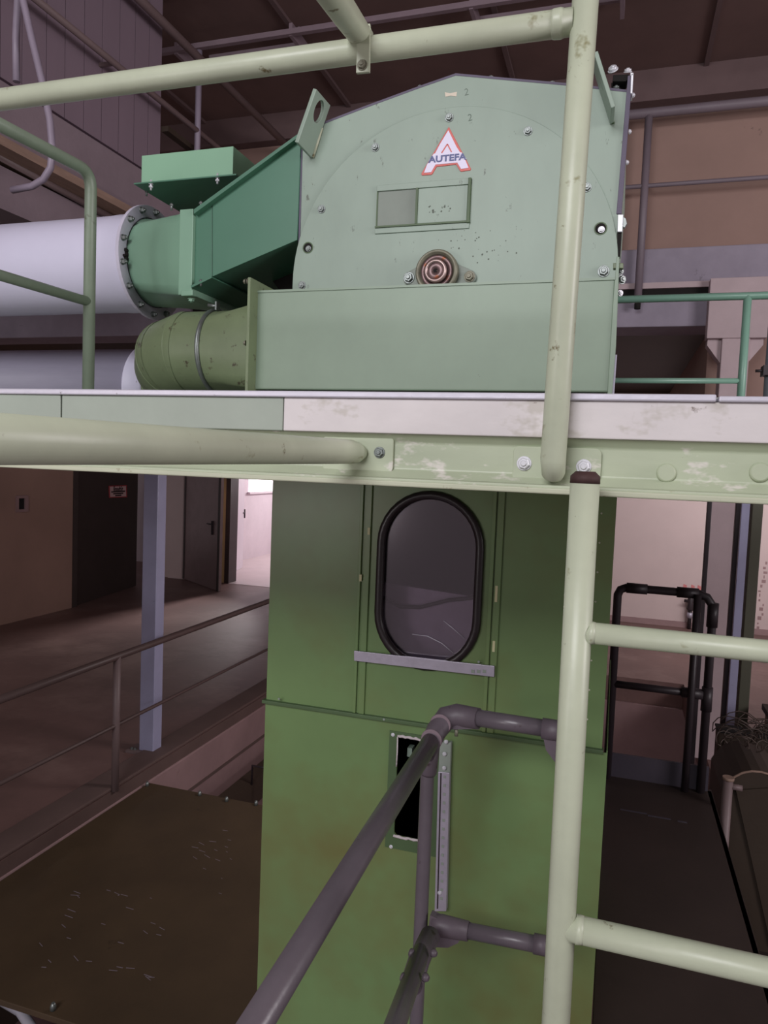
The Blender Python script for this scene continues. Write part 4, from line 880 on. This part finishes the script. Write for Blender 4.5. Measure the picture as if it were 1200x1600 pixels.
obj('door_edge', MB().prism([b2 - dv2*.07, b2 + dv2*.01, b2 + dv2*.01 + f2*.012, b2 - dv2*.07 + f2*.012], (0, 0, 2.3)), 'doordark', d2)
obj('door_edge', MB().prism([a2, a2 + dv2*.06, a2 + dv2*.06 + f2*.012, a2 + f2*.012], (0, 0, 2.3)), 'doordark', d2)
fr = MB(); fr.box((P(342,901,Y=YF).x, YF-.05, 0), (P(352.5,901,Y=YF).x, YF, DH)); obj('trim_12', fr, 'yellowframe', kind='structure')
obj('trim_13', MB().box((P(352.6,901,Y=YF).x, YF-.06, 0), (P(359.5,901,Y=YF).x, YF+.25, DH)), 'doordark', kind='structure')
d3, a3, b3, n3 = leaf((360, 897), (379, 887), .05, 2.3, 'doorwhite', 'door_3', '')
h3 = onleaf(a3, b3, 382, 801); obj('door_handle', MB().tube([h3, h3 + Vector((.05,-.06,0)), h3 + Vector((.02,-.16,0))], .012, 8).tube([h3 + Vector((.01,-.01,-.12)), h3 + Vector((.01,-.01,.08))], .02, 8), 'darkrail', d3)

# ================================================================ LOWER RIGHT
YS = 3.95
ZS = P(1040, 1225, Y=YS).z
obj('floor_bay', MB().box((.55, -1, .05), (3.2, 4.95, .12)), 'stepdark', kind='structure')
st = thing('work_platform', (.6, 3.0, ZS-.04), 'dark low work platform with slate kick plate, right of the green shaft', 'platform')
xs0 = xL1 + .004; xs1 = P(1105, 1240, Y=YS).x
obj('tread_plate', MB().box((xs0, 1.2, ZS-.04), (xs1+.02, YS, ZS)), 'stepdark', st, bev=.003)
obj('kick_plate', MB().box((xs0, YS-.01, ZS), (xs1, YS+.005, P(1040, 1188, Y=YS).z)), 'kickblue', st)
obj('side_skirt', MB().box((xs1, 1.2, ZS-.9), (xs1+.02, YS, ZS-.0)), 'stepdark', st)
obj('side_skirt', MB().box((xs0, YS, ZS-.9), (xs1+.02, YS+.02, ZS-.0)), 'stepdark', st)
# scratches: pale paint flecks of the plate
for x, y, w_ in ((990, 1268, .06), (1030, 1277, .05), (1066, 1284, .02)):
    p = P(x, y, Z=ZS+.001); obj('paint_fleck', MB().box(p + Vector((-w_,-.006,-.001)), p + Vector((w_,.006,.001))), 'kickblue', st)
dr = thing('guard_rail', P(1098, 1230, Y=YS), 'dark tubular railing with rounded corner around the low work platform', 'railing')
rr = .021
zA = P(1030, 921, Y=YS).z; xA0 = P(966, 915, Y=YS).x; xA1 = P(1112, 960, Y=YS).x
YS2 = YS; YS = YS-.035
pts = [(xA0, YS, ZS), (xA0, YS, zA-.04), (xA0+.012, YS, zA-.012), (xA0+.04, YS, zA), (xA1-.07, YS, zA), (xA1-.03, YS, zA-.015), (xA1, YS, zA-.06), (xA1, YS, ZS)]
obj('rail_tube', MB().tube(pts, rr, 18), 'darkrail', dr)
obj('post', MB().tube([(xA1-.075, YS-.02, ZS), (xA1-.075, YS-.02, zA)], .018, 14), 'darkrail', dr)
zB = P(1030, 1077, Y=YS).z; obj('knee_rail', MB().tube([(xA0, YS, zB), (xA1, YS, zB)], rr*.9, 16), 'darkrail', dr)
for x_, z_ in ((xA0+.09, zA), (xA1-.12, zA)): obj('coupling', MB().tube([(x_-.05, YS, z_), (x_+.05, YS, z_)], rr*1.25, 18), 'darkrail', dr)
for x_, z_ in ((xA1, zB-.02), (xA1, zA-.1)): obj('coupling', MB().tube([(x_, YS, z_-.06), (x_, YS, z_+.06)], rr*1.25, 18), 'darkrail', dr)
obj('coupling', MB().tube([(xA1-.12, YS, zB), (xA1-.02, YS, zB)], rr*1.25, 18), 'darkrail', dr)
# near left dark upright hugging the shaft
# vertical members near the column
def vert(px0, px1, Y, dy, mt, name, label_, cat, py=900, z0=0., z1=2.5):
    a, b = P(px0, py, Y=Y).x, P(px1, py, Y=Y).x
    return obj(name, MB().box((a, Y, z0), (b, Y+dy, z1)), mt, label=label_, cat=cat, bev=.004)
vert(1098, 1105, 5.6, .05, 'darkrail', 'steel_upright', 'thin dark upright just left of the pinkish column', 'post')
vert(1142.5, 1150, 5.6, .05, 'darkrail', 'steel_upright', 'thin dark upright between the pinkish column and the pale post', 'post')
vert(1151, 1168, 5.9, .1, 'bluepost', 'support_post', 'pale lilac post right of the pinkish column', 'post')
vert(1168, 1185, 5.5, .1, 'dkolive', 'support_post', 'dark olive post beside the pale lilac post', 'post')
# wall valve
vp = P(1078, 960, Y=YF-.1)
vv = thing('wall_valve', (vp.x, YF-.1, 0), 'small pipe valve rising from the floor at the far wall, pink paint behind', 'valve')
obj('riser_pipe', MB().tube([(vp.x, YF-.1, 0), (vp.x, YF-.1, P(1080, 945, Y=YF-.1).z)], .03, 12), 'darkrail', vv)
zv = P(1080, 945, Y=YF-.1).z
obj('valve_body', MB().lathe((vp.x, YF-.1, zv-.1), (0,0,1), [(.04, 0), (.06, .03), (.04, .12), (.05, .2), (.03, .24)], 14).tube([(vp.x-.1, YF-.1, zv+.06), (vp.x+.08, YF-.1, zv+.05)], .025, 10), 'darkrail', vv)
obj('valve_collar', MB().lathe((vp.x, YF-.1, zv-.22), (0,0,1), [(.045, 0), (.05, .05), (.045, .09)], 14), 'galv', vv)
for dx_ in (-.1, .02, .12): obj('paint_mark', MB().prism([(vp.x+dx_-.03, YF-.004, zv+.12), (vp.x+dx_+.03, YF-.004, zv+.1), (vp.x+dx_+.035, YF-.004, zv+.3), (vp.x+dx_-.02, YF-.004, zv+.32)], (0, .004, 0)), 'pinkpaint', vv)
# wall stain strip at far right
sp = P(1190, 935, Y=YF); stn = MB()
for k in range(16):
    z_ = sp.z + .55 - k*.075; x_ = sp.x + random.uniform(-.04, .04); w_ = random.uniform(.015, .06); stn.box((x_-w_*.5, YF-.003, z_), (x_+w_*.5, YF, z_+random.uniform(.02, .06)))
obj('wall_stain', stn, 'pitwall', kind='stuff', label='dark peeling marks in a vertical line on the far wall', cat='stain')
# dark cabinet, tank, pipe, wires
YK = 4.6
kx0, kz0, kx1, kz1 = rect(1116, 1147, 1174, 1330, YK)
cab = thing('steel_cabinet', (kx0+.1, YK, 0), 'dark brown sheet cabinet behind the arched hood at lower right', 'cabinet')
obj('body', MB().box((kx0, YK, -.0), (kx1+.15, YK+.12, kz1)), 'dkbrown', cab, bev=.004); obj('top_edge', MB().box((kx0-.005, YK-.006, kz1), (kx1+.155, YK+.126, kz1+.012)), 'black', cab)
obj('front_panel', MB().box((kx0+.03, YK-.006, .05), (kx1+.12, YK, kz1-.03)), 'dkbrown', cab, bev=.002)
bx = P(1178, 1140, Y=YK+.3)
wb_ = thing('wooden_box', (bx.x+.2, YK+.85, 0), 'brown box standing behind the tangled wire', 'box')
obj('box_body', MB().box((bx.x+.16, YK+.55, 0), (bx.x+.6, YK+.85, bx.z)), 'brownwall', wb_, bev=.004); obj('box_rim', MB().box((bx.x+.14, YK+.53, bx.z-.03), (bx.x+.62, YK+.87, bx.z+.01)), 'dkbrown', wb_, bev=.003)
YT = 4.0
tc_ = P(1190, 1235, Y=YT); RTk = .28; ztk = P(1180, 1206, Y=YT-.1).z
arc = [(1128, 1236), (1136, 1225), (1147, 1214), (1160, 1207.5), (1175, 1205), (1190, 1206.5), (1205, 1211), (1222, 1222), (1236, 1238)]
AP = [P(x, y, Y=YT) for x, y in arc]; tcx = AP[4].x; ztk = AP[4].z
tk = thing('machine_hood', (tcx, YT, 0), 'dark arched sheet hood with thin brass coloured edge at lower right', 'hood')
obj('hood_body', MB().prism(AP + [Vector((AP[-1].x, YT, 0)), Vector((AP[0].x, YT, 0))], (0, .45, 0)), 'dkbrown', tk)
obj('hood_edge', MB().tube(AP[1:-1], .006, 8), 'timber', tk)
obj('hood_panel', MB().prism([P(x, y, Y=YT-.012) for x, y in ((1150, 1235), (1300, 1225), (1300, 1560), (1205, 1480))], (0, .01, 0)), 'dkbrown', tk)
px1_, px2_ = P(1127, 1260, Y=YT-.25).x, P(1143, 1260, Y=YT-.25).x; zpp = P(1136, 1215, Y=YT-.25).z
vp2 = thing('vent_pipe', ((px1_+px2_)/2, YT-.25, 0), 'short grey vertical pipe with side stub, next to the arched hood', 'pipe')
obj('pipe_body', MB().tube([((px1_+px2_)/2, YT-.25, 0), ((px1_+px2_)/2, YT-.25, zpp)], (px2_-px1_)/2, 20), 'postrail', vp2)
zst = P(1148, 1230, Y=YT-.25).z; obj('side_stub', MB().tube([((px1_+px2_)/2, YT-.25, zst), (px2_+.04, YT-.25, zst)], .014, 12), 'postrail', vp2)
obj('pipe_rim', MB().lathe(((px1_+px2_)/2, YT-.25, zpp-.01), (0,0,1), [((px2_-px1_)/2+.004, 0), ((px2_-px1_)/2+.004, .014)], 20), 'timber', vp2)
wr = MB(); base_ = Vector((tcx+.07, YT+.24, ztk+.0))
for k in range(26):
    a = random.uniform(0, 6.28); c0 = base_ + Vector((random.uniform(-.14, .14), random.uniform(-.08, .1), random.uniform(0, .06))); r0_ = random.uniform(.05, .13); tl = random.uniform(-.6, .6); ph = random.uniform(0, 6)
    wr.tube([c0 + Vector((math.cos(ph+t*.45)*r0_, math.sin(ph+t*.45)*r0_*.5, .03 + abs(math.sin(ph+t*.45+tl))*r0_)) for t in range(12)], .0028, 5)
obj('wire_tangle', wr, 'wire', kind='stuff', label='tangle of thin grey wire heaped on the arched hood', cat='wire')
